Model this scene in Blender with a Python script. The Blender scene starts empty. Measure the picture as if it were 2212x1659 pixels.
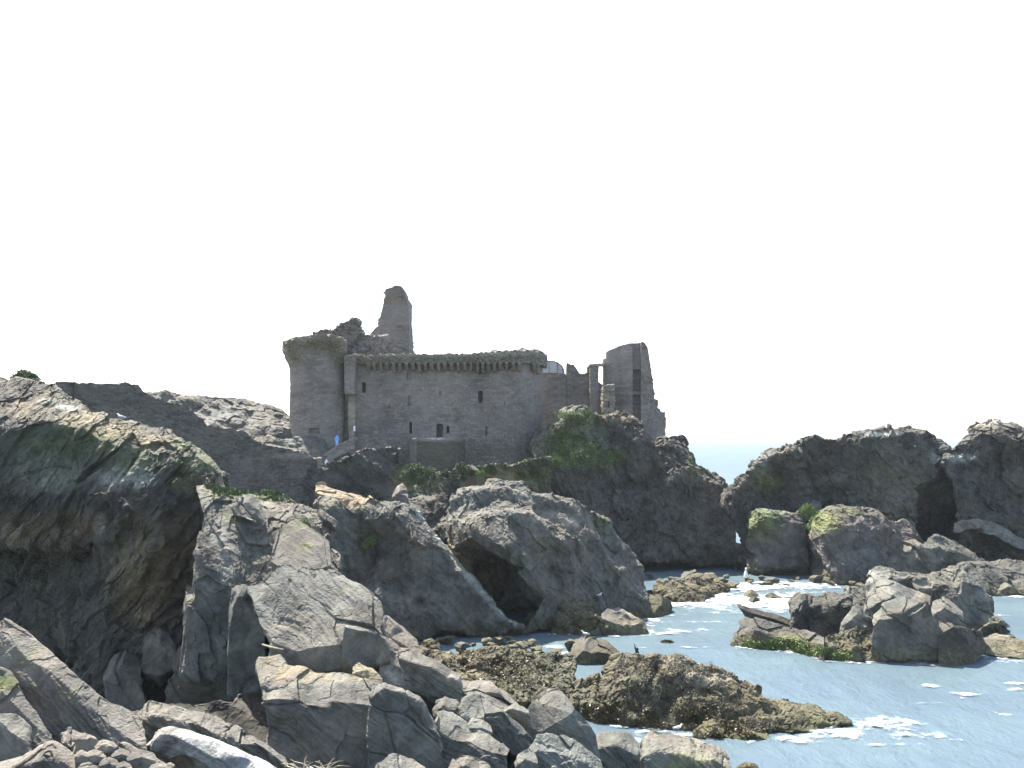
import bpy, bmesh, math, random
import numpy as np
from mathutils import Vector, geometry as mgeo

# ------------------------------------------------------------------ camera, sky, sun, exposure
SC = bpy.context.scene
F, CX, HY, H = 1944.0, 1106.0, 940.0, 18.0        # survey constants of the photograph (2212 units wide)
cam = bpy.data.cameras.new('camera'); camo = bpy.data.objects.new('camera', cam)
SC.collection.objects.link(camo); SC.camera = camo
camo.location = (0, 0, H); camo.rotation_euler = (math.radians(90), 0, 0)
cam.lens = 36 * F / 2212; cam.sensor_width = 36; cam.shift_y = (HY - 829.5) / 2212
cam.clip_start = 0.5; cam.clip_end = 60000
SUN_EL, SUN_AZ = math.radians(56), math.radians(-34)   # azimuth from +Y towards +X
sd = Vector((math.sin(SUN_AZ) * math.cos(SUN_EL), math.cos(SUN_AZ) * math.cos(SUN_EL), math.sin(SUN_EL)))
W = bpy.data.worlds.new('World'); SC.world = W; W.use_nodes = True
nt = W.node_tree; bg = nt.nodes['Background']
sky = nt.nodes.new('ShaderNodeTexSky'); sky.sky_type = 'NISHITA'; sky.sun_disc = False
sky.sun_elevation = SUN_EL; sky.sun_rotation = SUN_AZ
sky.air_density = 1.0; sky.dust_density = 2.0; sky.ozone_density = 1.0
nt.links.new(sky.outputs[0], bg.inputs[0]); bg.inputs[1].default_value = 0.12
sl = bpy.data.lights.new('sun', 'SUN'); sl.energy = 4.7; sl.angle = math.radians(0.5); sl.color = (1, .95, .88)
so = bpy.data.objects.new('sun', sl); SC.collection.objects.link(so); so.location = sd * 100
so.rotation_euler = (-sd).to_track_quat('-Z', 'Y').to_euler()
SC.view_settings.view_transform = 'Standard'; SC.view_settings.look = 'None'
SC.view_settings.exposure = 2.0; SC.view_settings.gamma = 1
SC.cycles.max_bounces = 6; SC.cycles.diffuse_bounces = 3; SC.cycles.volume_bounces = 1
SC.cycles.transparent_max_bounces = 8
SC.cycles.use_denoising = True
HAZE = 0.00008
QK = 1.0        # mesh detail, 1 = full

# ------------------------------------------------------------------ noise (numpy)
M32 = np.uint64(0xFFFFFFFF)
def hsh(ix, iy, iz, seed):
    h = (ix.astype(np.int64) * 73856093) ^ (iy.astype(np.int64) * 19349663) ^ (iz.astype(np.int64) * 83492791) ^ (seed * 2654435761 & 0x7FFFFFFF)
    h = h.astype(np.uint64) & M32
    h = ((h ^ (h >> np.uint64(16))) * np.uint64(0x45d9f3b)) & M32
    h = ((h ^ (h >> np.uint64(16))) * np.uint64(0x45d9f3b)) & M32
    return h ^ (h >> np.uint64(16))
def u01(h, k):
    h = (h * np.uint64(2 * k + 1) + np.uint64(0x9E3779B9 * (k + 1))) & M32
    h = ((h ^ (h >> np.uint64(15))) * np.uint64(0x2c1b3c6d)) & M32
    return ((h ^ (h >> np.uint64(12))) & np.uint64(0xFFFFFF)).astype(np.float64) / 16777216.0
def perlin(p, seed=0):
    i = np.floor(p).astype(np.int64); f = p - i; w = f * f * f * (f * (f * 6 - 15) + 10)
    out = 0
    for dx in (0, 1):
        for dy in (0, 1):
            for dz in (0, 1):
                h = hsh(i[:, 0] + dx, i[:, 1] + dy, i[:, 2] + dz, seed)
                g = (u01(h, 1) * 2 - 1) * (f[:, 0] - dx) + (u01(h, 2) * 2 - 1) * (f[:, 1] - dy) + (u01(h, 3) * 2 - 1) * (f[:, 2] - dz)
                out = out + g * (w[:, 0] if dx else 1 - w[:, 0]) * (w[:, 1] if dy else 1 - w[:, 1]) * (w[:, 2] if dz else 1 - w[:, 2])
    return out * 1.3
def fbm(p, o=4, seed=0, gain=.5, ridge=False):
    s = 0; a = 1
    for k in range(o):
        n = perlin(p * (2.03 ** k) + 17.3 * k, seed + k)
        s = s + a * ((.45 - np.abs(n)) * 1.6 if ridge else n); a *= gain
    return s
def worley(p, seed=0):
    """nearest cell: offset value, tilt dot product, F2-F1"""
    i = np.floor(p).astype(np.int64)
    n = len(p); d1 = np.full(n, 9e9); d2 = np.full(n, 9e9); val = np.zeros(n); tl = np.zeros(n)
    for dx in (-1, 0, 1):
        for dy in (-1, 0, 1):
            for dz in (-1, 0, 1):
                c = i + np.array([dx, dy, dz]); h = hsh(c[:, 0], c[:, 1], c[:, 2], seed)
                r = p - (c + np.stack([u01(h, 1), u01(h, 2), u01(h, 3)], 1))
                d = (r * r).sum(1)
                v = u01(h, 4) - .5
                t = r[:, 0] * (u01(h, 5) - .5) + r[:, 1] * (u01(h, 6) - .5) + r[:, 2] * (u01(h, 7) - .5)
                nr = d < d1
                d2 = np.where(nr, d1, np.minimum(d2, d))
                val = np.where(nr, v, val); tl = np.where(nr, t, tl); d1 = np.where(nr, d, d1)
    return val, tl, np.sqrt(d2) - np.sqrt(d1)

# ------------------------------------------------------------------ helpers for things
C = SC.collection
def tag(o, label=None, cat=None, group=None, kind=None):
    if label: o['label'] = label
    if cat: o['category'] = cat
    if group: o['group'] = group
    if kind: o['kind'] = kind
    return o
def base_origin(co):
    return np.array([(co[:, 0].min() + co[:, 0].max()) / 2, (co[:, 1].min() + co[:, 1].max()) / 2, co[:, 2].min()])
def mesh_obj(name, co, tris, mat, parent=None, smooth=False, tint=None, origin=True, link=True):
    co = np.asarray(co, float); me = bpy.data.meshes.new(name)
    og = base_origin(co) if (origin and parent is None) else np.zeros(3)
    if parent is not None: og = np.array(parent.get('_og', (0, 0, 0)), float)
    co2 = (co - og).astype(np.float32)
    if isinstance(tris, np.ndarray):
        n = len(tris); k = tris.shape[1]
        me.vertices.add(len(co2)); me.vertices.foreach_set('co', co2.ravel())
        me.loops.add(n * k); me.loops.foreach_set('vertex_index', tris.astype(np.int32).ravel())
        me.polygons.add(n); me.polygons.foreach_set('loop_start', np.arange(0, n * k, k, dtype=np.int32))
        me.polygons.foreach_set('use_smooth', np.full(n, smooth))
        me.update(calc_edges=True)
    else:
        me.from_pydata([tuple(map(float, c)) for c in co2], [], tris)
        if smooth: me.polygons.foreach_set('use_smooth', [True] * len(me.polygons))
    if tint is not None:
        a = me.color_attributes.new('tint', 'FLOAT_COLOR', 'POINT'); a.data.foreach_set('color', np.asarray(tint, np.float32).ravel())
    me.materials.append(mat); me.validate(); me.update()
    o = bpy.data.objects.new(name, me)
    if parent is None: o.location = og; o['_og'] = [float(v) for v in og]
    else: o.parent = parent
    C.objects.link(o); return o
def empty(name, loc=(0, 0, 0)):
    o = bpy.data.objects.new(name, None); C.objects.link(o); o.location = loc; o['_og'] = [float(v) for v in loc]; o.empty_display_size = .2
    return o
def P(x, y, d):
    return np.array([(x - CX) / F * d, d, H - (y - HY) / F * d])

# ------------------------------------------------------------------ adaptive subdivision
def subdivide(V, T, target, back=4.0, iters=9, maxn=400000):
    camp = np.array([0, 0, H])
    for _ in range(iters):
        e = np.concatenate([T[:, [0, 1]], T[:, [1, 2]], T[:, [2, 0]]]); es = np.sort(e, 1)
        key = es[:, 0] * (len(V) + 1) + es[:, 1]
        uk, inv = np.unique(key, return_inverse=True)
        a, b = uk // (len(V) + 1), uk % (len(V) + 1)
        mid = (V[a] + V[b]) / 2
        dist = np.linalg.norm(mid - camp, axis=1)
        L = np.linalg.norm(V[a] - V[b], axis=1) / dist * F
        n = np.cross(V[T[:, 1]] - V[T[:, 0]], V[T[:, 2]] - V[T[:, 0]])
        n /= np.linalg.norm(n, axis=1)[:, None] + 1e-12
        cen = V[T].mean(1) - camp; cen /= np.linalg.norm(cen, axis=1)[:, None]
        fr = (n * cen).sum(1) < 0.15
        ef = np.zeros(len(uk), bool); np.logical_or.at(ef, inv, np.tile(fr, 3))
        split = L > np.where(ef, target, target * back)
        if not split.any() or len(T) > maxn: break
        idx = np.full(len(uk), -1); idx[split] = len(V) + np.arange(split.sum())
        V = np.concatenate([V, mid[split]])
        nT = len(T); m = np.stack([idx[inv[:nT]], idx[inv[nT:2 * nT]], idx[inv[2 * nT:]]], 1)
        out = []; cnt = (m >= 0).sum(1)
        out.append(T[cnt == 0])
        k = cnt == 3; t = T[k]; q = m[k]
        if len(t): out += [np.stack([t[:, 0], q[:, 0], q[:, 2]], 1), np.stack([q[:, 0], t[:, 1], q[:, 1]], 1), np.stack([q[:, 2], q[:, 1], t[:, 2]], 1), q]
        for r in range(3):                        # rotate so the split pattern is canonical
            tr = np.roll(T, -r, 1); mr = np.roll(m, -r, 1)
            k = (cnt == 1) & (mr[:, 0] >= 0); t = tr[k]; q = mr[k]
            if len(t): out += [np.stack([t[:, 0], q[:, 0], t[:, 2]], 1), np.stack([q[:, 0], t[:, 1], t[:, 2]], 1)]
            k = (cnt == 2) & (mr[:, 2] < 0); t = tr[k]; q = mr[k]
            if len(t): out += [np.stack([q[:, 0], t[:, 1], q[:, 1]], 1), np.stack([t[:, 0], q[:, 0], q[:, 1]], 1), np.stack([t[:, 0], q[:, 1], t[:, 2]], 1)]
        T = np.concatenate(out)
    return V, T
def vnormals(V, T):
    n = np.cross(V[T[:, 1]] - V[T[:, 0]], V[T[:, 2]] - V[T[:, 0]])
    N = np.zeros_like(V)
    for k in range(3): np.add.at(N, T[:, k], n)
    return N / (np.linalg.norm(N, axis=1)[:, None] + 1e-12)
def smooth(V, T, n, lam=.5):
    e = np.concatenate([T[:, [0, 1]], T[:, [1, 2]], T[:, [2, 0]]])
    deg = np.bincount(e.ravel(), minlength=len(V)).astype(float)[:, None]
    for _ in range(n):
        S = np.zeros_like(V); np.add.at(S, e[:, 0], V[e[:, 1]]); np.add.at(S, e[:, 1], V[e[:, 0]])
        V = V + lam * (S / deg - V)
    return V

# bedding frame: strata dip down to the right, and a little towards the viewer
def frame(dip, yaw=0.25):
    n = np.array([math.sin(dip), -yaw, math.cos(dip)]); n /= np.linalg.norm(n)
    t = np.array([math.cos(dip), 0, -math.sin(dip)]); b = np.cross(n, t); b /= np.linalg.norm(b); t = np.cross(b, n)
    return np.stack([t, b, n])           # rows
STY = dict(   # facet sizes and depths (m); chz = chisel cuts (radius share, depth, tilt, count)
    cliff=dict(sf=2.6, af=.42, s2=.8, a2=.16, an=.40, sn=3.5, st=.12, sst=.9, ac=.12, fine=.07, rnd=0, ani=2.4, chz=(2.6, .12, .55, 150)),
    crag=dict(sf=3.5, af=.6, s2=1.1, a2=.36, an=.65, sn=5., st=.14, sst=1.2, ac=.15, fine=.17, rnd=0, ani=1.6, chz=(3.5, .2, .6, 150)),
    slab=dict(sf=3.4, af=.14, s2=.9, a2=.03, an=.05, sn=2.6, st=.03, sst=.3, ac=.10, fine=.014, rnd=0, ani=2.5, chz=(1.8, .04, .18, 28)),
    near=dict(sf=2.0, af=.07, s2=.5, a2=.015, an=.03, sn=1.4, st=.018, sst=.2, ac=.04, fine=.008, rnd=0, ani=2.5, chz=(1.0, .02, .2, 36)),
    boulder=dict(sf=1.3, af=.04, s2=.5, a2=.02, an=.05, sn=1.0, st=.01, sst=.3, ac=.02, fine=.016, rnd=0, ani=1.2, chz=(1.2, .06, .35, 30)),
    tidal=dict(sf=1.2, af=.26, s2=.45, a2=.14, an=.28, sn=1.5, st=.03, sst=.4, ac=.08, fine=.10, rnd=0, ani=1.1, chz=(.9, .05, .5, 60)),
    wall=dict(sf=3., af=.05, s2=.35, a2=.09, an=.1, sn=2.5, st=0, sst=1, ac=0, fine=.035, rnd=0, ani=1.8, chz=None),
    ruin=dict(sf=2., af=.12, s2=.5, a2=.2, an=.12, sn=1.5, st=0, sst=1, ac=0, fine=.06, rnd=0, ani=1.8, chz=None),
)
def chisel(V, T, spec, seed, dip, size):
    """cut flat facets along the joint directions of the rock, one after another"""
    R, dep, jit, K = spec; Fm = frame(dip); r = np.random.default_rng(seed + 99)
    ax = np.concatenate([Fm, -Fm]); ax = ax + r.normal(size=ax.shape) * .18; ax /= np.linalg.norm(ax, axis=1)[:, None]
    N = vnormals(V, T); cam = np.array([0, 0, H])
    tr = V[T]; ar = np.linalg.norm(np.cross(tr[:, 1] - tr[:, 0], tr[:, 2] - tr[:, 0]), axis=1)
    c = tr.mean(1) - cam; n = np.cross(tr[:, 1] - tr[:, 0], tr[:, 2] - tr[:, 0]); fr = (n * c).sum(1) < 0
    w = ar * np.where(fr, 1, .15); w /= w.sum()
    R0 = min(R, size * .32); K = int(min(K, 6 + 1.3 * size * size / (R0 * R0)))
    for i in r.choice(len(T), K, p=w):
        v = T[i, 0]; nn = N[v]; a = ax[np.argmax(ax @ nn)]
        m = nn + a * r.uniform(.1, .8) + r.normal(size=3) * jit * .5; m /= np.linalg.norm(m)
        Ri = R0 * r.uniform(.6, 1.8); p0 = V[v] - m * dep * min(1, size / 4) * r.uniform(.3, 1.6)
        dv = V - p0; d2 = (dv * dv).sum(1); k = np.nonzero(d2 < Ri * Ri)[0]
        ex = np.maximum(dv[k] @ m, 0); ex = np.minimum(ex, .2 * Ri)
        V[k] -= m * (ex * np.clip((Ri - np.sqrt(d2[k])) / (.2 * Ri), 0, 1))[:, None]
    return V
def displace(V, T, sty, seed, dip=.65, k=1.0, calm=None):
    s = dict(STY['slab'] if sty not in STY else STY[sty]); Fm = frame(dip)
    N = vnormals(V, T)
    wp = V + np.stack([perlin(V / (s['sf'] * .8) + 5, seed + 11), perlin(V / (s['sf'] * .8) + 9, seed + 12), perlin(V / (s['sf'] * .8) + 31, seed + 13)], 1) * s['sf'] * .13
    q = wp @ Fm.T; q = q * np.array([1, 1, s['ani']])
    v, t, e = worley(q / s['sf'], seed)
    dsp = s['af'] * (v * 1.1 + t * 1.2)
    if s['a2']:
        v2, t2, e2 = worley(q / s['s2'] + 40, seed + 3); dsp = dsp + s['a2'] * (v2 * .9 + t2 * 1.3)
    if s['ac']:
        ec = e * s['sf']; mk = np.clip(-.05 + 2.6 * perlin(V / (s['sf'] * 1.3), seed + 61), 0, 1); wd = (.012 * s['sf'] + .02) * (1 + 1.5 * np.abs(perlin(V / s['sf'] * 2, seed + 62)))
        dsp = dsp - s['ac'] * mk * np.exp(-(ec / wd) ** 2)
    dsp = dsp + s['an'] * (.4 if s['chz'] else 1) * fbm(V / s['sn'] * 1.7, 4, seed + 21)
    if s['st']:
        z = q[:, 2] / s['ani']; r = perlin(np.stack([q[:, 0] * .18, q[:, 1] * .18, z], 1) / s['sst'], seed + 31)
        r2 = perlin(np.stack([q[:, 0] * .18, q[:, 1] * .18, z], 1) / s['sst'] * 2.7, seed + 32)
        dsp = dsp + s['st'] * (np.clip(r * 3, -1, 1) + .5 * np.clip(r2 * 3, -1, 1))
    v3, t3, e3 = worley(q / (s['s2'] * .38) + 80, seed + 5); dsp = dsp + s['a2'] * .45 * (v3 + t3 * 1.5) * np.clip(.6 + 2 * perlin(V / s['s2'] / 3, seed + 63), 0, 1.3)
    dsp = dsp + s['fine'] * fbm(V / (s['fine'] * 6 + .05), 3, seed + 41, ridge=True)
    if calm: dsp = dsp * (1 - .6 * np.clip((V[:, 2] - calm[0]) / (calm[1] - calm[0]), 0, 1))
    return V + N * (dsp * k)[:, None]

def screen(V):
    return np.stack([CX + F * V[:, 0] / V[:, 1], HY - F * (V[:, 2] - H) / V[:, 1]], 1)
def painted(V, paint):
    t = np.zeros((len(V), 4)); q = screen(V)
    for ch, blobs in (paint or {}).items():
        k = 'mopw'.index(ch)                       # moss, ochre, pale, wet
        for (x, y, rx, ry, s) in blobs:
            u = np.sqrt(((q[:, 0] - x) / rx) ** 2 + ((q[:, 1] - y) / ry) ** 2)
            t[:, k] = np.maximum(t[:, k], s * np.clip(1.5 - u, 0, 1))
    return t

def resolve(rows, slopes, anchor):
    """give every traced point its distance; rows run from the crest down, anchored at the last row"""
    R = [None] * len(rows)
    last = rows[-1]
    def anc(x, y):
        if anchor == 'water': return H * F / (y - HY)
        if isinstance(anchor, (int, float)): return float(anchor)
        return float(np.interp(x, [a[0] for a in anchor], [a[1] for a in anchor]))
    R[-1] = [(p[0], p[1], anc(p[0], p[1])) for p in last]
    for i in range(len(rows) - 2, -1, -1):
        lo = sorted(R[i + 1]); xs = [p[0] for p in lo]; s = slopes[i]
        out = []
        for j, p in enumerate(rows[i]):
            y0 = float(np.interp(p[0], xs, [q[1] for q in lo])); d0 = float(np.interp(p[0], xs, [q[2] for q in lo]))
            k0 = (y0 - HY) / F; k1 = (p[1] - HY) / F
            out.append((p[0], p[1], d0 * (s + k0) / (s + k1)))
        R[i] = out
    return [[(a[0], a[1], a[2] + (p[2] if len(p) > 2 else 0)) for a, p in zip(r, rr)] for r, rr in zip(R, rows)]

LOG = {}
def mass(name, label, cat, rows, slopes, anchor, sty='slab', thick=None, mat=None, group=None, kind=None, target=2.6,
         seed=None, dip=.65, k=1.0, paint=None, coarse=14, sink=1.2, rnd=None, parent=None, shrink=.35, dropz=.35, cut=True, calm=None):
    seed = seed if seed is not None else (len(LOG) * 13 + 7)
    R = resolve(rows, slopes, anchor)
    pts = []; edges = []; idx = []
    for r in R:
        idx.append(list(range(len(pts), len(pts) + len(r)))); pts += r
    for r in idx: edges += list(zip(r[:-1], r[1:]))
    for a, b in zip(idx[:-1], idx[1:]): edges += [(a[0], b[0]), (a[-1], b[-1])]
    v2 = [Vector((p[0], p[1])) for p in pts]
    ov, oe, of, o1, _, _ = mgeo.delaunay_2d_cdt(v2, edges, [], 1, 1e-3)
    D = []
    for v, og in zip(ov, o1):
        if og: D.append(pts[og[0]][2])
        else:
            w = [(1 / ((v.x - p[0]) ** 2 + (v.y - p[1]) ** 2 + 1e-3), p[2]) for p in pts]; w.sort(reverse=True); w = w[:3]
            D.append(sum(a * b for a, b in w) / sum(a for a, _ in w))
    V = [P(v.x, v.y, d) for v, d in zip(ov, D)]
    n = len(V); bm = bmesh.new()
    bv = [bm.verts.new(tuple(c)) for c in V]
    for f in of:
        try: bm.faces.new([bv[i] for i in f])
        except ValueError: pass
    for e in [v for v in bm.verts if not v.link_faces]: bm.verts.remove(e)
    cen = np.mean(V, axis=0); w = max(p[0] for p in pts) - min(p[0] for p in pts)
    size = w / F * cen[1]
    th = thick if thick else size * .6
    zs = [c[2] for c in V]; zmin = min(zs); zr = max(zs) - zmin + 1e-6
    be = [e for e in bm.edges if len(e.link_faces) == 1]
    prev = {}
    for st in (1, 2):
        ring = {}
        for e in be:
            for v in e.verts:
                if v in ring: continue
                c = np.array(v.co); d = c[1]
                f = .5 * st; s = 1 - shrink * (.25 if st == 1 else 1)
                ray = np.array([c[0], c[1], c[2] - H]); ray = ray * (1 + th * f / d); q = np.array([ray[0], ray[1], H + ray[2]])
                q[2] = min(q[2], c[2]); hf = (c[2] - zmin) / zr
                q[2] -= dropz * th * f * hf * (st * .5)
                q[0] = cen[0] * (1 + th * f / d) + (q[0] - cen[0] * (1 + th * f / d)) * s
                if hf < .2: q[2] -= sink
                ring[v] = bm.verts.new(q)
        if st == 1: r1 = ring
        else: r2 = ring
    for e in be:
        a, b = e.verts
        for A, B in (((a, b), (r1[a], r1[b])), ((r1[a], r1[b]), (r2[a], r2[b]))):
            bm.faces.new([A[0], A[1], B[1], B[0]])
    cc = bm.verts.new(np.mean([np.array(v.co) for v in r2.values()], axis=0))
    for e in be:
        a, b = e.verts; bm.faces.new([r2[a], r2[b], cc])
    bmesh.ops.triangulate(bm, faces=bm.faces[:])
    bmesh.ops.recalc_face_normals(bm, faces=bm.faces[:])
    bm.verts.index_update()
    V = np.array([v.co[:] for v in bm.verts]); T = np.array([[v.index for v in f.verts] for f in bm.faces])
    bm.free()
    vol = (V[T[:, 0]] * np.cross(V[T[:, 1]], V[T[:, 2]])).sum()
    if vol < 0: T = T[:, ::-1]
    V, T = subdivide(V, T, coarse)
    V = smooth(V, T, STY[sty]['rnd'] if rnd is None else rnd)
    V, T = subdivide(V, T, target * 2 * QK)
    if STY[sty]['chz'] and cut:
        V = V + vnormals(V, T) * (STY[sty]['an'] * k * .8 * fbm(V / STY[sty]['sn'], 2, seed + 77))[:, None]
        V = chisel(V, T, STY[sty]['chz'], seed, dip, max(size, .3))
    V, T = subdivide(V, T, target * QK)
    V = displace(V, T, sty, seed, dip, k, calm)
    LOG[len(LOG)] = (name, len(V))
    o = mesh_obj(name, V, T, mat or MAT['rock'], parent=parent, tint=painted(V, paint))
    if parent is None: tag(o, label, cat, group, kind or 'thing')
    return o

# ------------------------------------------------------------------ materials
MAT = {}
class NT:
    def __init__(s, name):
        s.m = bpy.data.materials.new(name); s.m.use_nodes = True; s.t = s.m.node_tree; s.b = s.t.nodes['Principled BSDF']
        MAT[name] = s.m
    def n(s, typ, **kw):
        x = s.t.nodes.new('ShaderNode' + typ)
        for a, b in kw.items(): setattr(x, a, b)
        return x
    def l(s, a, b): s.t.links.new(a, b)
    def val(s, sock, v):
        if hasattr(v, 'is_linked') or hasattr(v, 'links'): s.l(v, sock)
        else: sock.default_value = v
    def pos(s, scale=(1, 1, 1), rot=(0, 0, 0)):
        g = s.n('NewGeometry'); m = s.n('Mapping'); s.l(g.outputs['Position'], m.inputs['Vector'])
        m.inputs['Scale'].default_value = scale; m.inputs['Rotation'].default_value = rot
        return m.outputs[0]
    def noise(s, vec, scale, detail=4, rough=.55, dist=0):
        x = s.n('TexNoise'); s.l(vec, x.inputs['Vector']); x.inputs['Scale'].default_value = scale
        x.inputs['Detail'].default_value = detail; x.inputs['Roughness'].default_value = rough; x.inputs['Distortion'].default_value = dist
        return x.outputs['Fac']
    def ramp(s, fac, a, b, va=0, vb=1):
        x = s.n('MapRange'); s.l(fac, x.inputs['Value']); x.inputs['From Min'].default_value = a; x.inputs['From Max'].default_value = b
        x.inputs['To Min'].default_value = va; x.inputs['To Max'].default_value = vb
        return x.outputs[0]
    def mix(s, fac, a, b, mode='MIX'):
        x = s.n('Mix', data_type='RGBA', blend_type=mode)
        s.val(x.inputs[0], fac)
        for sock, v in ((x.inputs[6], a), (x.inputs[7], b)):
            if isinstance(v, tuple): sock.default_value = (*v, 1)
            else: s.l(v, sock)
        return x.outputs[2]
    def math(s, op, a, b=0, c=None):
        x = s.n('Math', operation=op, use_clamp=False)
        s.val(x.inputs[0], a); s.val(x.inputs[1], b)
        if c is not None: s.val(x.inputs[2], c)
        return x.outputs[0]
    def bump(s, h, dist, strength=1, prev=None):
        x = s.n('Bump'); s.l(h, x.inputs['Height']); x.inputs['Distance'].default_value = dist; x.inputs['Strength'].default_value = strength
        if prev is not None: s.l(prev, x.inputs['Normal'])
        return x.outputs[0]

ALB = .84      # these wet, weathered schists are dark stone
def rock_mat(name, dark, mid, light, sc=1.0, moss_up=0.0, strata=.5, spots=.5, rough=.85, dip=.65, tide=True, ochre_up=0.0, bmp=1.6):
    g = NT(name); p = g.pos(); ps = g.pos((.25 * sc, .25 * sc, 1.8 * sc), (0, -dip * .9, 0))
    ps2 = g.pos((1, 1, 1))
    rot = g.n('VectorRotate', rotation_type='Y_AXIS'); g.l(ps2, rot.inputs['Vector']); rot.inputs['Angle'].default_value = dip
    mp = g.n('Mapping'); g.l(rot.outputs[0], mp.inputs['Vector']); mp.inputs['Scale'].default_value = (.22 * sc, .4 * sc, 2.2 * sc)
    st = g.noise(mp.outputs[0], 1.6, 5, .65, .3)
    n1 = g.noise(p, .35 * sc, 5, .6); n2 = g.noise(p, 2.2 * sc, 6, .65); n3 = g.noise(p, 11 * sc, 5, .7)
    c = g.mix(g.ramp(n2, .32, .68), dark, light)
    c = g.mix(g.ramp(n1, .35, .65), c, mid)
    c = g.mix(g.math('MULTIPLY', g.ramp(st, .5, .68), strata), c, light)
    c = g.mix(g.math('MULTIPLY', g.ramp(st, .42, .30), strata), c, dark)
    c = g.mix(g.math('MULTIPLY', g.ramp(n3, .62, .72), spots), c, (.42, .41, .37))
    c = g.mix(g.math('MULTIPLY', g.ramp(n3, .40, .30), spots), c, tuple(v * .45 for v in dark))
    at = g.n('VertexColor', layer_name='tint'); sep = g.n('SeparateColor'); g.l(at.outputs['Color'], sep.inputs[0])
    geo = g.n('NewGeometry'); sx = g.n('SeparateXYZ'); g.l(geo.outputs['Normal'], sx.inputs[0])
    nm = g.noise(p, 1.1, 5, .7); nmb = g.noise(p, 5., 4, .7)
    up = g.ramp(sx.outputs['Z'], .45, .8)
    brk = g.ramp(g.math('ADD', nm, g.math('MULTIPLY', nmb, .6)), .62, .9)
    och = g.math('MAXIMUM', g.math('MULTIPLY', sep.outputs[1], g.ramp(nm, .25, .5)), g.math('MULTIPLY', g.math('MULTIPLY', up, brk), ochre_up))
    c = g.mix(och, c, g.mix(g.ramp(nmb, .3, .7), (.17, .12, .065), (.27, .215, .135)))
    pale = g.math('MULTIPLY', sep.outputs[2], g.ramp(nmb, .25, .55))
    c = g.mix(pale, c, g.mix(g.ramp(n2, .4, .7), (.45, .44, .41), (.74, .73, .70)))
    msk = g.math('MAXIMUM', g.math('MULTIPLY', sep.outputs[0], g.ramp(nmb, .3, .5)), g.math('MULTIPLY', g.math('MULTIPLY', up, brk), moss_up))
    c = g.mix(msk, c, g.mix(g.ramp(nmb, .35, .65), (.07, .10, .025), (.17, .20, .06)))
    # tide zone: dark wet algae below about 1.3 m
    if tide:
        sp = g.n('SeparateXYZ'); g.l(geo.outputs['Position'], sp.inputs[0])
        hz = g.math('ADD', sp.outputs['Z'], g.math('MULTIPLY', nm, -1.2))
        wet = g.ramp(hz, .9, .1)
        c = g.mix(g.math('MULTIPLY', wet, .8), c, g.mix(g.ramp(nmb, .4, .6), (.045, .04, .026), (.11, .10, .045)))
    hue = g.noise(p, .13, 3, .6); hue2 = g.noise(p, .6, 4, .65)
    c = g.mix(g.ramp(hue, .38, .62), g.mix(1.0, c, (1.10, 1.0, .87), 'MULTIPLY'), g.mix(1.0, c, (.90, .99, .95), 'MULTIPLY'))
    c = g.mix(g.ramp(hue2, .42, .60), g.mix(1.0, c, (.72, .70, .68), 'MULTIPLY'), g.mix(1.0, c, (1.25, 1.22, 1.15), 'MULTIPLY'))
    vs = g.noise(g.pos((1.6, 1.6, .22)), 1., 5, .7)
    c = g.mix(g.math('MULTIPLY', g.ramp(vs, .52, .66), .45), c, light); c = g.mix(g.math('MULTIPLY', g.ramp(vs, .46, .34), .5), c, tuple(v * .6 for v in dark))
    c = g.mix(1.0, c, (ALB,) * 3, 'MULTIPLY')
    g.l(c, g.b.inputs['Base Color'])
    g.val(g.b.inputs['Roughness'], g.ramp(n2, .3, .7, rough - .12, rough + .08)); g.b.inputs['Specular IOR Level'].default_value = .35
    b = g.bump(st, .06 / sc * bmp, .6); b = g.bump(n2, .07 / sc * bmp, .7, b); b = g.bump(n3, .045 / sc, 1.0, b)
    g.l(b, g.b.inputs['Normal']); return g.m

rock_mat('rock', (0.061, 0.059, 0.053), (0.104, 0.097, 0.085), (0.166, 0.158, 0.141), moss_up=.05)
rock_mat('slab_rock', (0.088, 0.086, 0.078), (0.132, 0.126, 0.114), (0.180, 0.176, 0.161), bmp=.45, strata=.7, spots=.25, ochre_up=.08)
rock_mat('near_rock', (0.096, 0.094, 0.088), (0.144, 0.140, 0.127), (0.200, 0.196, 0.180), sc=1.6, bmp=.45, strata=.8, spots=.3)
rock_mat('white_rock', (.15, .15, .148), (.25, .25, .245), (.42, .42, .41), sc=1.8, bmp=.5, strata=.9, spots=.3)
rock_mat('dark_rock', (0.040, 0.039, 0.035), (0.065, 0.060, 0.053), (0.101, 0.094, 0.085), moss_up=.05, spots=.35)
rock_mat('top_rock', (0.079, 0.076, 0.064), (0.122, 0.112, 0.085), (0.187, 0.180, 0.155), moss_up=.15, ochre_up=.3, spots=.6)
rock_mat('purple_rock', (0.065, 0.056, 0.055), (0.094, 0.085, 0.081), (0.151, 0.140, 0.134), spots=.7, moss_up=.05)
rock_mat('tidal_rock', (0.036, 0.032, 0.021), (0.072, 0.063, 0.039), (0.151, 0.137, 0.092), sc=1.4, strata=.15, spots=1., moss_up=.12)
rock_mat('sand_rock', (.15, .12, .085), (.23, .185, .125), (.29, .25, .18), moss_up=.1, spots=.2, tide=False)

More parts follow.
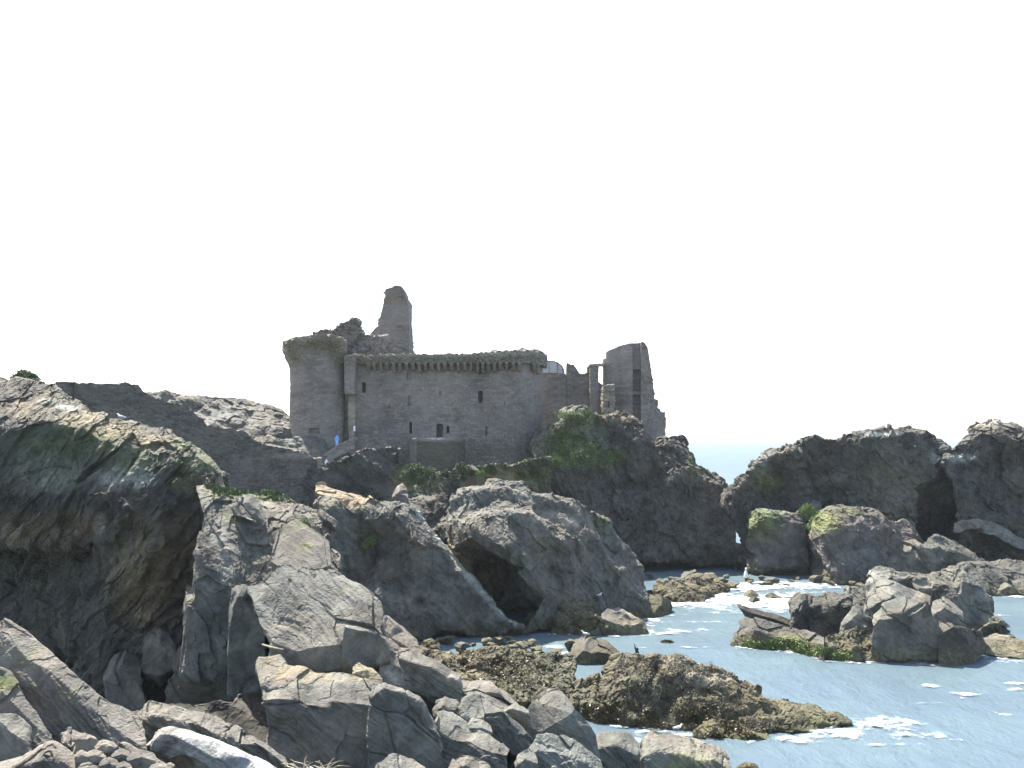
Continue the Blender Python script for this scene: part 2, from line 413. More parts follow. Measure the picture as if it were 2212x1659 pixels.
def masonry_mat(name, a, b, lichen=.3, course=3.2, tide=False):
    g = NT(name); p = g.pos()
    br = g.n('TexBrick'); mp = g.n('Mapping'); cb = g.n('CombineXYZ'); sp = g.n('SeparateXYZ'); g.l(p, sp.inputs[0])
    wob = g.noise(p, .8, 3)
    wob2 = g.noise(p, 1.7, 3); g.l(g.math('ADD', g.math('ADD', sp.outputs['X'], g.math('MULTIPLY', sp.outputs['Y'], .9)), g.math('MULTIPLY', wob2, 1.6)), cb.inputs[0])
    g.l(g.math('ADD', sp.outputs['Z'], g.math('MULTIPLY', g.math('ADD', wob, g.math('MULTIPLY', wob2, .35)), .9)), cb.inputs[1]); g.l(cb.outputs[0], br.inputs['Vector'])
    br.inputs['Scale'].default_value = 1; br.inputs['Brick Width'].default_value = .95; br.inputs['Row Height'].default_value = .40
    br.inputs['Mortar Size'].default_value = .03; br.inputs['Mortar Smooth'].default_value = .6; br.inputs['Bias'].default_value = 0
    br.inputs['Color1'].default_value = (*[v * .78 for v in a], 1); br.inputs['Color2'].default_value = (*b, 1); br.inputs['Mortar'].default_value = tuple(v * .75 for v in a) + (1,)
    n1 = g.noise(p, .25, 5, .6); n2 = g.noise(p, 3., 5, .65); n3 = g.noise(p, 9, 3)
    vs = g.noise(g.pos((1.2, 1.2, .12)), 1., 4, .6)
    c = g.mix(g.ramp(n2, .45, .75), br.outputs['Color'], tuple(v * .55 for v in a))
    c = g.mix(g.math('MULTIPLY', g.ramp(n1, .4, .65), .5), c, tuple(v * 1.25 for v in b))
    c = g.mix(g.math('MULTIPLY', g.ramp(vs, .5, .7), .25), c, tuple(v * .6 for v in a))
    c = g.mix(g.math('MULTIPLY', g.ramp(n3, .62, .7), .35), c, (.38, .37, .33))
    at = g.n('VertexColor', layer_name='tint'); sep = g.n('SeparateColor'); g.l(at.outputs['Color'], sep.inputs[0])
    c = g.mix(g.math('MULTIPLY', sep.outputs[0], g.ramp(n2, .3, .6)), c, g.mix(g.ramp(n3, .35, .65), (.08, .09, .045), (.19, .19, .12)))
    c = g.mix(g.math('MULTIPLY', sep.outputs[2], g.ramp(n3, .3, .55)), c, (.45, .43, .38))
    geo = g.n('NewGeometry'); sx = g.n('SeparateXYZ'); g.l(geo.outputs['Normal'], sx.inputs[0])
    c = g.mix(g.math('MULTIPLY', g.math('MULTIPLY', g.ramp(sx.outputs['Z'], .3, .7), g.ramp(n2, .35, .6)), lichen), c, (.30, .29, .22))
    c = g.mix(1.0, c, (.72, .655, .575), 'MULTIPLY')
    g.l(c, g.b.inputs['Base Color']); g.b.inputs['Roughness'].default_value = .92; g.b.inputs['Specular IOR Level'].default_value = .2
    b1 = g.bump(br.outputs['Fac'], .05, -.6); b1 = g.bump(n2, .16, .8, b1); b1 = g.bump(n3, .03, .7, b1); g.l(b1, g.b.inputs['Normal'])
    return g.m
masonry_mat('masonry', (.24, .225, .215), (.34, .32, .31))
masonry_mat('keep_masonry', (.26, .245, .235), (.33, .315, .30))
masonry_mat('wall_masonry', (.12, .12, .118), (.19, .19, .185))
masonry_mat('pale_masonry', (.34, .31, .27), (.46, .43, .38))

def plain(name, col, rough=.7, metal=0, var=.25, sc=8.):
    g = NT(name); p = g.pos(); n = g.noise(p, sc, 3)
    g.l(g.mix(g.ramp(n, .35, .65), tuple(v * (1 - var) for v in col), tuple(min(1, v * (1 + var)) for v in col)), g.b.inputs['Base Color'])
    g.b.inputs['Roughness'].default_value = rough; g.b.inputs['Metallic'].default_value = metal; return g.m
plain('leaf', (.055, .09, .025), .6, var=.5, sc=3); plain('leaf_bright', (.11, .16, .035), .6, var=.4, sc=3); plain('leaf_dark', (.045, .07, .025), .6, var=.5, sc=2)
plain('crust', (.17, .155, .11), .9, var=.7, sc=5); plain('dry_weed', (.24, .21, .11), .8, var=.4); plain('straw', (.42, .36, .25), .8); plain('kelp', (.07, .055, .02), .5, var=.5, sc=6)
plain('stem', (.09, .07, .045), .9); plain('wood', (.20, .16, .12), .85); plain('metal', (.10, .10, .10), .5, .6); plain('white_paint', (.8, .8, .78), .5, var=.05)
plain('blue_cloth', (.16, .36, .75), .8, var=.1); plain('blue_trouser', (.35, .55, .85), .8, var=.1); plain('skin', (.45, .28, .2), .6, var=.05); plain('hair', (.05, .035, .025), .7)
plain('feather_white', (.80, .80, .78), .7, var=.05); plain('feather_grey', (.35, .37, .40), .7, var=.05); plain('feather_black', (.02, .02, .022), .6, var=.1); plain('beak', (.6, .35, .06), .5, var=.1)
plain('canvas', (.42, .40, .38), .8, var=.06, sc=2)
for nm in ('leaf', 'leaf_bright', 'leaf_dark', 'dry_weed'):
    MAT[nm].node_tree.nodes['Principled BSDF'].inputs['Subsurface Weight'].default_value = 0
g = NT('foam'); p = g.pos(); n = g.noise(p, 3.5, 6, .7)
g.l(g.mix(g.ramp(n, .3, .7), (.42, .48, .50), (.62, .64, .64)), g.b.inputs['Base Color']); g.b.inputs['Roughness'].default_value = .7
g.l(g.bump(n, .15, .8), g.b.inputs['Normal'])
at = g.n('VertexColor', layer_name='tint'); sep = g.n('SeparateColor'); g.l(at.outputs['Color'], sep.inputs[0])
nf = g.noise(g.pos((.55, .8, 1)), 2.2, 8, .75); al = g.ramp(g.math('ADD', g.math('MULTIPLY', sep.outputs[0], .9), g.math('MULTIPLY', g.math('SUBTRACT', nf, .5), 3.4)), .0, 1.1); al = g.math('POWER', g.math('MAXIMUM', g.math('MINIMUM', al, 1.0), 0.0), 2.0)
g.l(al, g.b.inputs['Alpha'])
plain('pale_stone_and_sunlight', (.62, .60, .55), .9, sc=3); plain('white_water', (.8, .84, .85), .6, var=.1)  # pale tone: white stone, and sunlight painted on the bastion floor
# water
g = NT('water'); p = g.pos((1, .55, 1)); pf = g.pos((.02, .02, .02))
w1 = g.noise(p, .55, 6, .6, .4); w2 = g.noise(p, 2.6, 4, .6, .3); w3 = g.noise(pf, .8, 4, .55)
sw = g.noise(g.pos((.08, .25, 1)), .6, 3)
shl = g.noise(g.pos((.05, .09, 1)), 1.1, 4)
wc = g.mix(g.ramp(shl, .4, .62), (.072, .100, .118), (.082, .116, .126))
b = g.bump(sw, 1.0, .6); b = g.bump(w1, .35, .9, b); b = g.bump(w2, .08, .9, b)
df = g.n('BsdfDiffuse'); gl = g.n('BsdfGlossy'); gl.inputs['Roughness'].default_value = .10; fr = g.n('Fresnel'); fr.inputs['IOR'].default_value = 1.33
mx = g.n('MixShader'); g.l(wc, df.inputs['Color']); g.l(b, df.inputs['Normal']); g.l(b, gl.inputs['Normal']); g.l(b, fr.inputs['Normal'])
g.l(g.math('MINIMUM', fr.outputs[0], .14), mx.inputs[0]); g.l(df.outputs[0], mx.inputs[1]); g.l(gl.outputs[0], mx.inputs[2])
g.l(mx.outputs[0], g.t.nodes['Material Output'].inputs['Surface']); g.t.nodes.remove(g.b)
# ================================================================== setting
def water_grid():
    V = []; Q = []
    ys = np.concatenate([np.linspace(30, 150, 161), np.geomspace(153, 9000, 60)])
    nx = 161
    for y in ys:
        w = max(80, y * .95)
        for i in range(nx): V.append(((i / (nx - 1) * 2 - 1) * w, y, 0))
    V = np.array(V, float)
    a = np.clip((300 - V[:, 1]) / 200, 0, 1)
    V[:, 2] += a * (.10 * fbm(V * np.array([.25, .5, 1]), 3, 5) + .04 * perlin(V * np.array([.9, 1.6, 1]), 9))
    i = np.arange(len(ys) - 1)[:, None] * nx + np.arange(nx - 1)[None]
    i = i.ravel(); Q = np.stack([i, i + 1, i + nx + 1, i + nx], 1)
    o = mesh_obj('sea_water', V, Q, MAT['water'], smooth=True); tag(o, kind='structure'); return o
water_grid()

def rk(label, top, ridge, base, d, st=.5, sf=3.5, name='boulder', cat='boulder', **kw):
    kw.setdefault('sty', 'boulder'); kw.setdefault('coarse', 8)
    return mass(name, label, cat, [top, ridge, base], [st, sf], d, **kw)

# ---- rocky hill behind the outer wall
mass('rocky_hill', None, None,
     [[(300, 848), (316, 844), (350, 841), (399, 846), (447, 855), (515, 860), (595, 870), (625, 894), (660, 925), (700, 950)],
      [(300, 890), (350, 885), (410, 895), (450, 905), (520, 915), (600, 935), (660, 955), (710, 975)],
      [(300, 960), (400, 965), (500, 985), (600, 1000), (700, 1020), (730, 1030)]],
     [.42, .6], 119, 'cliff', 14, MAT['rock'], kind='structure', dip=.3, k=.6)

# ---- crag under the castle
mass('castle_crag', None, None,
     [[(1150, 930), (1175, 911), (1187, 909), (1197, 893), (1215, 878), (1232, 872), (1261, 875), (1281, 885), (1304, 898), (1347, 887), (1369, 900), (1397, 924), (1437, 933), (1450, 935), (1465, 933), (1480, 934), (1486, 943), (1486, 954), (1499, 977), (1510, 997), (1530, 1005), (1543, 1017), (1564, 1048), (1578, 1066), (1594, 1106)],
      [(1150, 985), (1180, 945), (1215, 900), (1260, 905), (1300, 935), (1350, 940), (1400, 955), (1450, 960), (1480, 962), (1500, 995), (1535, 1030), (1560, 1070), (1588, 1143)],
      [(1140, 1040), (1180, 1000), (1250, 985), (1330, 990), (1370, 1010, 3), (1400, 1020, 2), (1450, 1030), (1500, 1060), (1550, 1100), (1587, 1176)],
      [(1120, 1120), (1200, 1110), (1280, 1110), (1350, 1130, 2), (1390, 1150, 3), (1430, 1150), (1500, 1170), (1560, 1180), (1613, 1192)],
      [(1100, 1240), (1200, 1242), (1300, 1242), (1385, 1238), (1450, 1236), (1550, 1232), (1600, 1232), (1622, 1240)]],
     [.7, 1.8, 3.5, 7], 'water', 'crag', 15, MAT['dark_rock'], kind='structure', dip=1.1, k=.8, coarse=20,
     paint={'m': [(1240, 930, 60, 45, .5), (1220, 970, 50, 35, .5), (1290, 985, 50, 25, .5), (1500, 1000, 20, 30, .4)], 'p': [(1215, 895, 30, 10, .5)], 'o': [(1320, 990, 30, 14, .6), (1350, 905, 60, 14, .4)]})
# slope between curtain wall and the inlet (dark chasm on the left, weedy bank on the right)
mass('castle_bank', None, None,
     [[(640, 1010), (700, 1000), (745, 975), (790, 966), (850, 964), (874, 972), (881, 1014), (950, 1018), (1000, 1012), (1060, 1004), (1120, 1000), (1190, 985)],
      [(660, 1060), (710, 1050), (770, 1030), (845, 1020), (872, 1024), (884, 1032), (950, 1030), (1000, 1025), (1100, 1018), (1200, 1035)],
      [(660, 1110), (800, 1110, 3), (850, 1075), (900, 1055), (1000, 1045), (1100, 1050), (1220, 1090)],
      [(660, 1180), (800, 1180), (900, 1170), (1000, 1160), (1100, 1160), (1230, 1200)]],
     [6, 1.6, 1.0], [(660, 108), (800, 110), (900, 108), (1000, 106), (1230, 108)], 'cliff', 12, MAT['dark_rock'], kind='structure', k=.7,
     paint={'m': [(905, 1035, 50, 30, .6), (1030, 1020, 70, 25, .5), (1140, 1030, 60, 35, .5)], 'o': [(1080, 1035, 60, 25, .5), (860, 1050, 20, 30, .4)]})

# ---- right headland beyond the arch
mass('sea_stack', 'long grey sea stack rising beyond the gap at the right of the castle crag', 'sea stack',
     [[(1562, 1070), (1578, 1052), (1594, 1037), (1600, 1028), (1614, 1026), (1621, 1008), (1652, 973), (1696, 955), (1746, 942), (1771, 941), (1808, 948), (1833, 936), (1871, 933), (1911, 930), (1939, 931), (1958, 920), (1980, 912), (2005, 917), (2021, 928), (2046, 939), (2067, 958), (2110, 1000), (2160, 1060), (2230, 1120)],
      [(1566, 1095), (1605, 1045), (1640, 1010), (1700, 985), (1780, 965, 1), (1835, 950), (1900, 945), (1960, 945), (2000, 935), (2040, 955, 1), (2070, 985), (2120, 1030), (2170, 1080), (2230, 1140)],
      [(1601, 1150), (1640, 1100), (1700, 1080, 1.5), (1780, 1060, 3), (1850, 1050, 1), (1920, 1050, 0), (1985, 1050, 0), (2000, 1060, 4), (2080, 1080, 3), (2230, 1180, 2)],
      [(1604, 1190), (1640, 1160), (1720, 1150), (1800, 1140, 2), (1900, 1120, 0), (1975, 1115, -1), (1990, 1120, 5), (2080, 1130, 6), (2240, 1190, 5)],
      [(1615, 1236), (1700, 1236), (1800, 1236), (1900, 1240), (1980, 1240, 6), (2080, 1240, 7), (2240, 1240, 7)]],
     [.75, 4, 6, 8], 'water', 'crag', 15, MAT['dark_rock'], dip=.9, k=.8, coarse=20,
     paint={'m': [(1660, 1045, 30, 14, .7), (1640, 1020, 15, 12, .5)], 'p': [(1790, 945, 15, 6, .6), (1900, 938, 40, 6, .6), (2035, 985, 25, 16, .5), (1640, 985, 20, 20, .4)], 'o': [(1930, 1040, 70, 70, .35)]})
mass('sea_stack', 'darker jagged sea stack at the right edge of the view, highest of the far rocks', 'sea stack',
     [[(2040, 975), (2062, 962), (2080, 950), (2092, 930), (2099, 917), (2121, 911), (2152, 906), (2170, 913), (2189, 911), (2212, 926), (2260, 930), (2320, 960)],
      [(2045, 1000), (2080, 985), (2110, 950), (2150, 935), (2200, 945), (2260, 950), (2320, 980)],
      [(2060, 1040), (2110, 1090, 1), (2150, 1140), (2180, 1130), (2320, 1130)],
      [(2070, 1130), (2120, 1170, 2), (2170, 1200), (2220, 1180), (2320, 1180)],
      [(2080, 1244), (2130, 1244), (2180, 1244), (2240, 1244), (2330, 1244)]],
     [.8, 4, 6, 7], 'water', 'crag', 14, MAT['dark_rock'], dip=.8, k=.8, coarse=20,
     paint={'p': [(2150, 915, 50, 9, .4), (2075, 990, 25, 9, .6)]})
rk('pale ledge of rock at the foot of the right sea stack', [(2060, 1128), (2110, 1120), (2150, 1135), (2200, 1150), (2260, 1165)],
   [(2060, 1132), (2120, 1131), (2160, 1146), (2200, 1166), (2260, 1180)], [(2060, 1150), (2130, 1150), (2160, 1165), (2200, 1185), (2260, 1200)],
   114, .5, 2, sty='cliff', k=.3, mat=MAT['slab_rock'], name='rock_ledge', cat='rock')

# ---- pair of big rocks in front of it
rk('squarish rock with green plants on top, left of the domed rock', [(1613, 1133), (1617, 1111), (1636, 1101), (1649, 1097), (1700, 1107), (1735, 1112)],
   [(1613, 1150), (1640, 1122), (1690, 1128), (1740, 1130)], [(1613, 1239), (1640, 1246), (1690, 1246), (1745, 1244)], 'water', .7, 8,
   name='sea_rock', cat='rock', sty='cliff', k=.6, thick=9, mat=MAT['purple_rock'],
   paint={'m': [(1645, 1120, 45, 30, .9), (1640, 1150, 40, 20, .5)], 'p': [(1680, 1103, 35, 7, .5)]})
rk('large domed purple-grey rock with a green patch at its left shoulder',
   [(1732, 1180), (1740, 1145), (1758, 1111), (1786, 1089), (1833, 1087), (1896, 1101), (1924, 1120), (1974, 1123), (1996, 1170), (2005, 1200)],
   [(1735, 1200), (1760, 1150), (1790, 1128), (1850, 1125), (1920, 1135), (1970, 1150), (2000, 1215)],
   [(1736, 1239), (1758, 1259), (1800, 1264), (1874, 1266), (1940, 1262), (2005, 1250)], 'water', .8, 3.2,
   name='sea_rock', cat='rock', sty='cliff', k=.65, thick=12, mat=MAT['purple_rock'], rnd=3,
   paint={'m': [(1775, 1125, 40, 25, 1), (1820, 1105, 50, 10, .5)], 'w': []})
rk('small pointed rock standing behind the green patch of the domed rock', [(1738, 1095), (1750, 1080), (1762, 1075), (1771, 1076), (1775, 1095)], [(1740, 1100), (1755, 1090), (1774, 1098)], [(1738, 1125), (1755, 1128), (1778, 1125)], 121, .6, 4, mat=MAT['slab_rock'])

# ---- central dome crag with the cave, under the castle
mass('domed_crag', 'big dome shaped crag with a dark cave at its foot, below the castle', 'crag',
     [[(967, 1110), (970, 1095), (987, 1058), (1017, 1049), (1048, 1037), (1079, 1037), (1107, 1041), (1129, 1042), (1145, 1057), (1192, 1068), (1236, 1077), (1279, 1105), (1314, 1127), (1345, 1168), (1373, 1196), (1389, 1227), (1401, 1274)],
      [(966, 1140), (985, 1120, -1), (1030, 1095), (1050, 1098), (1090, 1095), (1140, 1110), (1190, 1122), (1240, 1125), (1270, 1155), (1300, 1190), (1330, 1225), (1370, 1265), (1402, 1300)],
      [(975, 1165), (1010, 1170, -2), (1030, 1140, -2.5), (1050, 1180, -2), (1085, 1175, -2), (1120, 1165, 0), (1160, 1160, 0), (1200, 1160, 0), (1240, 1190), (1270, 1230), (1310, 1260), (1370, 1290), (1403, 1315)],
      [(975, 1180, -1), (1010, 1195, 0), (1040, 1200, 0), (1075, 1205, 0), (1105, 1215, 0), (1140, 1225), (1190, 1230, 2), (1240, 1250), (1300, 1290), (1370, 1310), (1404, 1325)],
      [(975, 1188, 14), (1010, 1204, 16), (1040, 1209, 16), (1075, 1216, 16), (1100, 1235, 14), (1112, 1250, 0), (1180, 1290, -1), (1220, 1300), (1290, 1315), (1370, 1330), (1405, 1330)],
      [(1010, 1372, 16), (1060, 1374, 18), (1100, 1373, 18), (1118, 1371, 14), (1128, 1371, 0), (1150, 1368, 0), (1180, 1368, 0), (1230, 1366, 0), (1300, 1350, 0), (1370, 1340, 0), (1406, 1335, 0)]],
     [.55, 1.6, 2.5, 5, 4], 'water', 'cliff', 16, MAT['rock'], dip=.85, k=.6, coarse=16,
     paint={'p': [(1160, 1115, 60, 12, .25), (1235, 1125, 20, 12, .3)], 'm': [(1300, 1125, 25, 20, .35)]})
# slab cliff with the straight diagonal edge
mass('slab_cliff', 'dark slab cliff left of the cave, its straight pale edge running down to the inlet', 'cliff',
     [[(680, 1085), (690, 1068), (716, 1072), (740, 1080), (800, 1074), (816, 1080), (860, 1083), (891, 1087), (905, 1105), (928, 1138), (964, 1183), (992, 1215), (1020, 1246), (1048, 1280), (1070, 1303), (1095, 1329), (1131, 1369)],
      [(690, 1100), (720, 1098), (790, 1112), (830, 1105, -1), (880, 1110), (915, 1140), (950, 1185), (985, 1221), (1042, 1284), (1090, 1334), (1127, 1370)],
      [(700, 1150), (740, 1140), (800, 1135, 1), (840, 1150, -1), (875, 1160, -2), (915, 1170, -1), (945, 1200), (980, 1236), (1035, 1292), (1080, 1338), (1120, 1371)],
      [(720, 1220), (780, 1210, 2), (830, 1200, 1), (860, 1215, -1), (900, 1250), (960, 1290), (1020, 1330), (1060, 1350), (1110, 1372)],
      [(740, 1300), (800, 1310), (870, 1300), (930, 1325), (990, 1345), (1050, 1362), (1100, 1374)],
      [(760, 1390), (850, 1392), (930, 1388), (980, 1380), (1050, 1378), (1095, 1378)]],
     [.6, 1.6, 2.6, 4, 3], 'water', 'cliff', 14, MAT['rock'], dip=.75, k=.6, coarse=16, shrink=.1,
     paint={'m': [(800, 1165, 20, 10, .4), (770, 1140, 30, 15, .3)], 'o': [(740, 1085, 60, 20, .5)], 'p': [(905 + 226 * t, 1108 + 261 * t + 14 * math.sin(t * 3.1), 5, 9, .55) for t in np.linspace(0, 1, 60)]})
rk('warm sandy ledge in sunlight at the foot of the outer wall', [(684, 1062), (686, 1038), (705, 1045), (732, 1054), (773, 1064), (799, 1070), (820, 1088)],
   [(690, 1072), (716, 1076), (737, 1088), (770, 1092), (800, 1098), (822, 1100)], [(692, 1090), (716, 1095), (745, 1120), (780, 1130), (822, 1120)], 92, .42, 1.4,
   name='rock_ledge', cat='rock', sty='cliff', k=.35, thick=6, mat=MAT['sand_rock'])
rk('small rounded rock under the bush beside the low round bastion', [(846, 1070), (858, 1048), (870, 1044), (880, 1055), (882, 1075)], [(848, 1078), (862, 1062), (880, 1072)], [(846, 1092), (862, 1095), (884, 1090)], 103, .7, 5, mat=MAT['slab_rock'])
rk('pale rounded rock perched on top of the domed crag', [(1104, 1052), (1108, 1040), (1118, 1037), (1132, 1044), (1144, 1062)], [(1104, 1056), (1118, 1050), (1142, 1068)], [(1104, 1066), (1122, 1072), (1146, 1076)], 94.5, .6, 3, mat=MAT['slab_rock'])
rk('boxy rock block at the left top of the domed crag', [(984, 1068), (988, 1056), (1018, 1048), (1044, 1046), (1060, 1052)], [(985, 1078), (1010, 1064), (1050, 1062)], [(985, 1088), (1015, 1090), (1052, 1086)], 94, .6, 5, mat=MAT['rock'])
rk('broken rock among weeds below the curtain wall', [(996, 1012), (1002, 1003), (1022, 1004), (1034, 1016)], [(998, 1016), (1016, 1012), (1034, 1020)], [(1000, 1026), (1018, 1030), (1034, 1026)], 106, .6, 3, mat=MAT['rock'])
rk('brown pitted rock between the weeds and the domed crag', [(1046, 1045), (1052, 1034), (1075, 1033), (1085, 1045)], [(1047, 1052), (1065, 1046), (1085, 1050)], [(1048, 1060), (1065, 1062), (1086, 1060)], 99, .6, 3, mat=MAT['tidal_rock'])

# ---- rocks along the inlet shore
rk('pale topped wedge rock at the foot of the domed crag, in the water', [(1292, 1345), (1300, 1325), (1317, 1307), (1336, 1305), (1361, 1321), (1392, 1343), (1403, 1362)],
   [(1292, 1352), (1310, 1338), (1340, 1338), (1370, 1345), (1403, 1364)], [(1270, 1374), (1310, 1376), (1350, 1375), (1404, 1371)], 'water', .6, 2, mat=MAT['slab_rock'], name='shore_rock', cat='rock')
rk('rough brown rock heap left of the pale wedge rock', [(1195, 1330), (1215, 1300), (1250, 1295), (1290, 1303), (1300, 1330), (1310, 1345)],
   [(1195, 1345), (1230, 1325), (1270, 1325), (1310, 1350)], [(1190, 1372), (1230, 1374), (1270, 1375), (1312, 1374)], 'water', .6, 2, sty='tidal', mat=MAT['tidal_rock'], name='shore_rock', cat='rock')
rk('rounded dark boulder at the water edge right of the wedge rock', [(1364, 1318), (1378, 1296), (1405, 1282), (1423, 1281), (1448, 1299), (1456, 1317)],
   [(1366, 1322), (1385, 1306), (1425, 1296), (1454, 1318)], [(1366, 1330), (1411, 1334), (1440, 1330), (1456, 1323)], 'water', .6, 2.5, mat=MAT['tidal_rock'], name='shore_rock', cat='rock')
rk('smaller grey boulder leaning on the rounded dark boulder', [(1350, 1311), (1360, 1292), (1376, 1285), (1395, 1290), (1402, 1305)], [(1352, 1316), (1375, 1300), (1402, 1308)], [(1352, 1326), (1375, 1330), (1402, 1326)], 92.5, .6, 3, mat=MAT['slab_rock'], name='shore_rock', cat='rock')
rk('long flat rock slab under the castle crag beside the foam', [(1410, 1262), (1450, 1250), (1500, 1245), (1560, 1258), (1580, 1262)], [(1410, 1272), (1470, 1268), (1530, 1270), (1582, 1266)],
   [(1420, 1300), (1460, 1303), (1520, 1300), (1560, 1284), (1584, 1272)], 'water', .25, .9, sty='tidal', mat=MAT['tidal_rock'], name='shore_rock', cat='rock', k=.6)
rk('tilted pale slab at the foot of the castle crag, left of a squarer block', [(1465, 1250), (1470, 1238), (1485, 1234), (1502, 1240), (1515, 1252)], [(1467, 1254), (1490, 1247), (1515, 1256)], [(1467, 1262), (1490, 1266), (1518, 1264)], 107, .7, 2.5, mat=MAT['slab_rock'], name='shore_rock', cat='rock')
rk('squarer block at the foot of the castle crag, right of a tilted pale slab', [(1517, 1250), (1522, 1236), (1540, 1234), (1552, 1245), (1556, 1256)], [(1518, 1254), (1536, 1248), (1556, 1258)], [(1518, 1264), (1538, 1268), (1560, 1266)], 107, .6, 3, mat=MAT['tidal_rock'], name='shore_rock', cat='rock')
rk('lit angular rock in the foam of the channel, largest there', [(1602, 1286), (1612, 1277), (1623, 1273), (1636, 1280), (1646, 1289)], [(1604, 1288), (1622, 1281), (1645, 1290)], [(1604, 1291), (1625, 1294), (1646, 1293)], 'water', .6, 1.5, mat=MAT['tidal_rock'], name='shore_rock', cat='rock')
rk('dark rock in the foam right of the angular one', [(1650, 1288), (1658, 1282), (1668, 1279), (1680, 1285), (1692, 1291)], [(1651, 1290), (1668, 1286), (1690, 1292)], [(1651, 1293), (1668, 1296), (1692, 1295)], 'water', .6, 1.5, mat=MAT['tidal_rock'], name='shore_rock', cat='rock')
rk('smallest dark rock in the foam in front of the angular one', [(1616, 1296), (1622, 1289), (1632, 1289), (1641, 1293)], [(1617, 1298), (1628, 1294), (1641, 1296)], [(1617, 1302), (1628, 1305), (1640, 1301)], 'water', .6, 1.5, mat=MAT['dark_rock'], name='shore_rock', cat='rock')

# ---- the rocky islet at the right
mass('islet_rock', 'broad sloping back ridge of the rocky islet at the right', 'rock',
     [[(1814, 1285), (1816, 1275), (1840, 1268), (1871, 1262), (1876, 1240), (1871, 1224), (1879, 1212), (1899, 1205), (1921, 1212), (1946, 1227), (2009, 1238), (2051, 1224), (2084, 1235), (2121, 1267), (2149, 1287), (2155, 1315), (2164, 1345), (2186, 1360), (2206, 1372)],
      [(1812, 1310), (1845, 1285), (1880, 1262), (1925, 1250), (1960, 1262), (2010, 1262), (2060, 1262), (2100, 1285), (2130, 1310), (2150, 1335), (2170, 1360), (2206, 1376)],
      [(1808, 1350), (1850, 1320), (1890, 1310), (1960, 1300), (2010, 1310, 1), (2060, 1310), (2090, 1330), (2130, 1350), (2160, 1368), (2205, 1380)],
      [(1800, 1390), (1900, 1390), (2000, 1390), (2080, 1385), (2130, 1380), (2170, 1378), (2206, 1382)]],
     [.45, .9, 2.2], [(1790, 79), (1900, 79), (2060, 79), (2210, 80)], 'cliff', 9, MAT['rock'], dip=.8, k=.55, coarse=12,
     paint={'p': [(2130, 1285, 20, 12, .3), (1885, 1250, 10, 25, .3)]})
rk('big block with two flat lit faces, middle of the islet', [(1866, 1320), (1871, 1262), (1890, 1247), (1925, 1250), (1985, 1275), (2009, 1290), (2010, 1310)],
   [(1860, 1345), (1895, 1315), (1930, 1290), (1960, 1300), (2010, 1320)], [(1850, 1400), (1900, 1405), (1960, 1405), (2012, 1400)], 75, .55, 2.2, sty='slab', mat=MAT['slab_rock'], name='islet_rock', cat='rock', thick=4)
rk('large round-backed boulder at the front of the islet, dark below', [(1885, 1345), (1887, 1328), (1909, 1305), (1946, 1290), (1994, 1289), (2009, 1312), (2024, 1345), (2030, 1365)],
   [(1888, 1352), (1898, 1338), (1946, 1335), (1979, 1322), (2003, 1303), (2020, 1350), (2030, 1372)], [(1880, 1431), (1934, 1433), (1980, 1436), (2034, 1437)], 'water', .45, 5, sty='slab', mat=MAT['rock'], name='islet_rock', cat='rock', k=.9, thick=5)
rk('dark tilted boulder with a thin lit crest, right front of the islet', [(2028, 1365), (2029, 1343), (2059, 1346), (2090, 1354), (2121, 1366), (2128, 1390)],
   [(2030, 1375), (2059, 1354), (2090, 1362), (2121, 1372), (2128, 1396)], [(2028, 1437), (2060, 1438), (2100, 1433), (2128, 1416)], 'water', .5, 4, sty='slab', mat=MAT['dark_rock'], name='islet_rock', cat='rock', thick=5)
rk('small pale block in the notch right of the round-backed boulder', [(2012, 1325), (2014, 1298), (2035, 1290), (2060, 1300), (2078, 1320), (2080, 1335)], [(2014, 1335), (2040, 1312), (2080, 1336)], [(2014, 1352), (2045, 1362), (2082, 1355)], 74, .6, 2.5, sty='slab', mat=MAT['slab_rock'], name='islet_rock', cat='rock')
rk('tall narrow leaning slab left of the round-backed boulder', [(1812, 1370), (1818, 1345), (1840, 1312), (1855, 1306), (1864, 1312), (1862, 1330)], [(1812, 1378), (1832, 1345), (1852, 1325), (1862, 1336)], [(1810, 1392), (1830, 1400), (1845, 1392), (1860, 1350)], 73.5, 1.1, 4, sty='slab', mat=MAT['rock'], name='islet_rock', cat='rock')
mass('islet_rock', 'rough brown foot of the islet with ochre weed at the waterline', 'rock',
     [[(1770, 1395), (1790, 1370), (1820, 1365), (1850, 1355), (1880, 1362), (1900, 1400)], [(1765, 1410), (1800, 1395), (1850, 1395), (1905, 1415)], [(1770, 1424), (1794, 1426), (1839, 1431), (1910, 1434)]],
     [.7, 2], 'water', 'tidal', 4, MAT['tidal_rock'], k=.7, paint={'m': [(1810, 1415, 25, 12, .7)], 'o': [(1890, 1425, 30, 10, .5)]})
rk('flat lit stone disc lying on top of the islet, left one', [(1926, 1248), (1940, 1236), (1962, 1236), (1976, 1245)], [(1928, 1252), (1950, 1252), (1974, 1250)], [(1930, 1258), (1950, 1262), (1974, 1256)], 81, .6, 2, mat=MAT['slab_rock'], name='islet_rock', cat='rock')
rk('flat lit stone disc lying on top of the islet, right one', [(1972, 1256), (1985, 1245), (2008, 1243), (2018, 1256)], [(1976, 1268), (1996, 1272), (2016, 1266)], [(1980, 1272), (1996, 1276), (2014, 1272)], 80, .9, 2, mat=MAT['slab_rock'], name='islet_rock', cat='rock')
